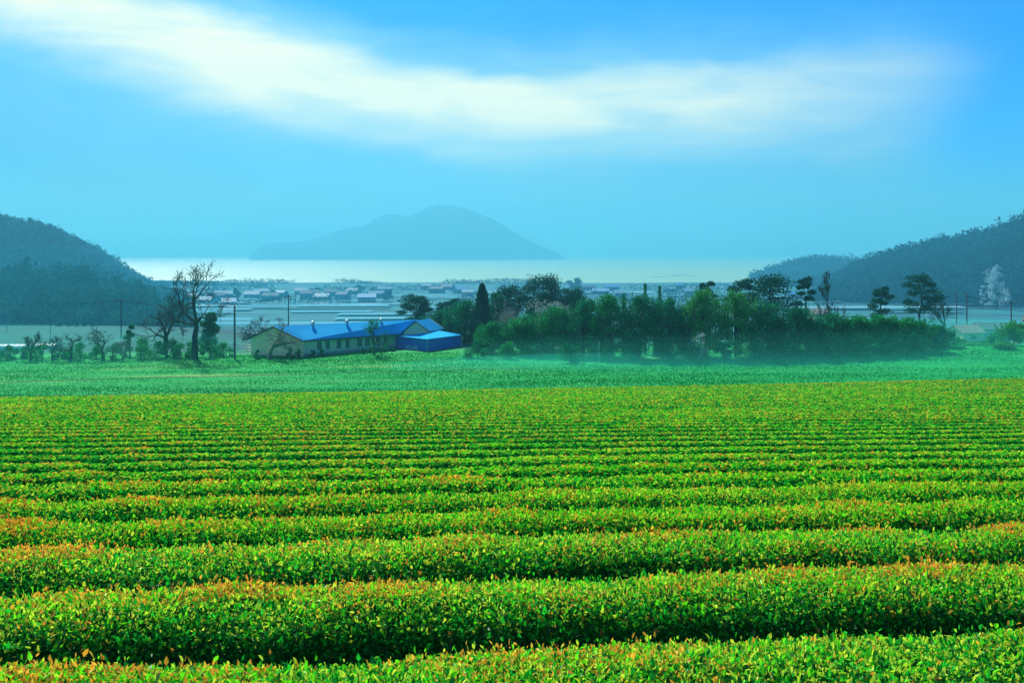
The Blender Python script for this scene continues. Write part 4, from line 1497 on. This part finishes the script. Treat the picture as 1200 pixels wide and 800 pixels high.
def tea_row(k, yc, near_d):
    rng = np.random.default_rng(900 + k)
    half = .60 * near_d + 2.4
    if near_d > 40:
        half = .62 * near_d
    sc = max(1.0, (near_d / 7.5)) ** .60
    flatk = float(sstep(near_d, 7, 22))
    full = near_d < 13
    lo = -half * (1.02 if near_d > 20 else 1.0)
    hi = half * (1.10 if near_d > 20 else 1.05)
    area_n = 5200.0 / sc ** 2 * (1 - .3 * flatk)
    n = int((hi - lo) * 2.1 * area_n * (1.0 if full else .64 - .17 * flatk))
    x = rng.uniform(lo, hi, n)
    # more samples on top and front than on the back
    s = rng.uniform(0, .96, n)
    if not full:
        s = rng.uniform(.16 + .14 * flatk, .80 - .03 * flatk, n)
    yb = yc + SLOPE * x
    hw = .54 + .03 * W_H(x, yb) + .03 * W_L(x, yb)
    H = .80 + (.022 - .016 * flatk) * W_H(x * 1.3, yb + 9) + (.035 - .022 * flatk) * W_L(x, yb + 40)
    ax, up, na, nu = profile(s)
    fine = W_F(x, yb + ax)
    depth = rng.exponential(.028, n) * (1 - .7 * flatk)
    bulge = (.028 - .022 * flatk) * fine - depth
    top = hedge_top(x, yb) - .78
    A_ = ax * hw + na * bulge
    Zr = up * H + nu * bulge
    # some shoots stand above the plucking surface
    shoot = (rng.random(n) < .10) & (nu > .6)
    Zr = Zr + shoot * rng.uniform(.0, .06, n) * (1 - .85 * flatk)
    P = np.stack([x - SLOPE * A_ * .0, yb + A_, top + Zr], 1)
    Nn = np.stack([np.zeros(n), na, nu], 1)
    topness = np.clip((nu + .45 * na - .46 - .10 * flatk) / .48, 0, 1) * (1 - flatk * (1 - np.clip((ax + .42) / .30, 0, 1)))  # dark towards the front: older leaves there, plus painted shade between the rows
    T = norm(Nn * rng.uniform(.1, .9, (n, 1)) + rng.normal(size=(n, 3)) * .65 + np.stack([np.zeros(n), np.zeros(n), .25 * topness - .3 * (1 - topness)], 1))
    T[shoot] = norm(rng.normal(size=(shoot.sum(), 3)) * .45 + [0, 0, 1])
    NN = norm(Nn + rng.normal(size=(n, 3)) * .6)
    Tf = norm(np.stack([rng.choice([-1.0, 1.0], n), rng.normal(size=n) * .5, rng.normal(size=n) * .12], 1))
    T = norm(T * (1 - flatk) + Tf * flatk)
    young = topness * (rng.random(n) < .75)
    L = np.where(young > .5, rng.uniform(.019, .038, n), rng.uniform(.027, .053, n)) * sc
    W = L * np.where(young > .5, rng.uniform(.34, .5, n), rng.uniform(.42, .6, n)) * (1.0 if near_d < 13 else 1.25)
    # leaf colours by age, with front shade painted in through the old tone: old dark leaf, fresh green, yellow-green shoot, frost-burnt orange tip
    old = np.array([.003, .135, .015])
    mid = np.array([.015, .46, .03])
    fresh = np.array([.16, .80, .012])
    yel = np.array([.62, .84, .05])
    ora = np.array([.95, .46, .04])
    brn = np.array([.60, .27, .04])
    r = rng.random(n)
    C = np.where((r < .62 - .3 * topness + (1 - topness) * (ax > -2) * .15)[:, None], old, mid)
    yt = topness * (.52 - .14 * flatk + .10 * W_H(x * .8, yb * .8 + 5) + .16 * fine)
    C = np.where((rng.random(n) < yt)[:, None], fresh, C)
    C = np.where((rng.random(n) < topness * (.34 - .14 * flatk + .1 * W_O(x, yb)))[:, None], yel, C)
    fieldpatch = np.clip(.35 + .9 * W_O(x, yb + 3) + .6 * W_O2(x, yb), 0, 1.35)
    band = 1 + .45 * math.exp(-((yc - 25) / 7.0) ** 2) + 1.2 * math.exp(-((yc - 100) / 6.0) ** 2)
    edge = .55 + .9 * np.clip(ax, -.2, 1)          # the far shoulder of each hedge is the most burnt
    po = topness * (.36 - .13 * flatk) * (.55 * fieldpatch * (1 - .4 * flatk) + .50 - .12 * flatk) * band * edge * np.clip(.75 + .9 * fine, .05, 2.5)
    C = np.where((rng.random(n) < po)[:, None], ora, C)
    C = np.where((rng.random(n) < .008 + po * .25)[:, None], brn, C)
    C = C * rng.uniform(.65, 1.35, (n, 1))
    a = Acc()
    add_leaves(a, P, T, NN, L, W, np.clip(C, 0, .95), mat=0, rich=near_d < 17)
    # the body of the hedge underneath
    m = 11
    nx = int(min(420, (hi - lo) / (.12 if near_d < 20 else .3))) + 2
    xs = np.linspace(lo, hi, nx)
    ss = np.linspace(.0, 1.0, m)
    X, S = np.meshgrid(xs, ss, indexing='ij')
    YB = yc + SLOPE * X
    ax2, up2, na2, nu2 = profile(S)
    hw2 = .54 + .03 * W_H(X, YB) + .03 * W_L(X, YB)
    H2 = .80 + (.022 - .016 * flatk) * W_H(X * 1.3, YB + 9) + (.035 - .022 * flatk) * W_L(X, YB + 40)
    inn = -.07 + .03 * flatk + (.028 - .022 * flatk) * W_F(X, YB + ax2)
    V = np.stack([X, YB + ax2 * hw2 + na2 * inn, hedge_top(X, YB) - .80 + up2 * H2 + nu2 * inn], -1)
    i = np.arange(nx - 1)[:, None] * m + np.arange(m - 1)[None]
    f = np.stack([i, i + m, i + m + 1, i + 1], -1).reshape(-1, 4)
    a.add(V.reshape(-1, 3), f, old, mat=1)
    if near_d < 17:
        segs = []
        for q in range(int((hi - lo) * 5)):
            xx = rng.uniform(lo, hi)
            ang = rng.uniform(0, 1)
            yy = yc + SLOPE * xx + rng.uniform(-.6, .2)
            z0 = hedge_top(xx, yy) - .6 + rng.uniform(0, .5)
            dd = norm(np.array([rng.normal() * .5, rng.normal() * .3 - .1, 1.0]))
            segs.append(((xx, yy, z0), np.array([xx, yy, z0]) + dd * rng.uniform(.1, .28), .004, .002))
        add_tubes(a, segs, 4, mat=2)
    o = a.build('tea_hedge', [M_LEAF if near_d < 10 else M_LEAF2, M_CORE, M_STEM])
    return o


rows = []
k = 0
yc = 5.27 - .62
while yc < TEA_END - 1:
    rows.append(yc)
    yc += PITCH
NR_ = len(rows)
for k, yc in enumerate(rows):
    o = tea_row(k, yc, yc + .5)
    if k == 0:
        lb = 'nearest tea hedge row along the bottom edge, tipped with orange leaves'
    elif k == NR_ - 1:
        lb = 'farthest tea hedge row, bordering the smooth green field'
    else:
        extra = ' and wide dark front' if k < 4 else ''
        lb = f'{ordinal(k)} clipped tea hedge row counted up from the bottom edge{extra}'
    tag(o, lb, 'tea hedge', 'clipped tea hedge rows across the slope')

# grass weeds growing out of the hedges
a = Acc()
rng = np.random.default_rng(123)
for (px, d, w, n, h) in ((955, 12.0, .8, 90, .30), (1030, 6.9, .25, 16, .30), (560, 17, .5, 40, .25)):
    x = (px - 600) / F * d + rng.normal(size=n) * w
    y = d + rng.normal(size=n) * .25 + SLOPE * 0
    P = np.stack([x, y, hedge_top(x, y) - .35 + 0 * x], 1)
    T = rng.normal(size=P.shape) * .5 + [0, 0, 1]
    c = np.array([[.10, .48, .03], [.30, .55, .06], [.04, .35, .02]])[rng.integers(0, 3, n)]
    add_leaves(a, P, T, rng.normal(size=P.shape) * [1, 1, .1], h * rng.uniform(.6, 1.2, n), .012 * (d / 7), c, rich=True)
tag(a.build('weed_grass', M_LEAF), kind='stuff')


# ------------------------------------------------------------------ haze and ground mist
def volume_material(name, color, density, aniso=.2):
    m = bpy.data.materials.new(name)
    m.use_nodes = True
    t = m.node_tree
    t.nodes.clear()
    out = t.nodes.new('ShaderNodeOutputMaterial')
    v = t.nodes.new('ShaderNodeVolumePrincipled')
    v.inputs['Color'].default_value = (*color, 1)
    v.inputs['Density'].default_value = density
    v.inputs['Anisotropy'].default_value = aniso
    t.links.new(v.outputs[0], out.inputs['Volume'])
    return m


a = Acc()
add_box(a, (0, 6400, 195), (17600, 13200, 400))
tag(a.build('haze', volume_material('haze', (.14, .52, .71), 3.3e-4, .2), tint=False), kind='stuff')


def mist(c, r, density, color=(.05, .80, .62)):
    a = Acc()
    nu, nv = 40, 20
    v = []
    for i in range(nv + 1):
        for j in range(nu):
            th, ph = math.pi * i / nv, 2 * math.pi * j / nu
            v.append([math.sin(th) * math.cos(ph) * r[0], math.sin(th) * math.sin(ph) * r[1], math.cos(th) * r[2]])
    f = [[i * nu + j, (i + 1) * nu + j, (i + 1) * nu + (j + 1) % nu, i * nu + (j + 1) % nu] for i in range(nv) for j in range(nu)]
    a.add(np.array(v) + np.array(c), f)
    tag(a.build('mist', volume_material('mist', color, density), tint=False), kind='stuff')


mist((0, 640, 0), (1100, 520, 70), 2.2e-4, (.01, .45, .72))
mist((62, 150, 20.5), (72, 36, 6.5), 8.0e-3, (.08, .84, .70))
mist((42, 137, 20.8), (62, 9, 2.2), 2.4e-2)
mist((-100, 160, 20), (62, 30, 5), 5.0e-3)
mist((-175, 290, 8), (170, 105, 34), 7.0e-4, (.02, .50, .70))
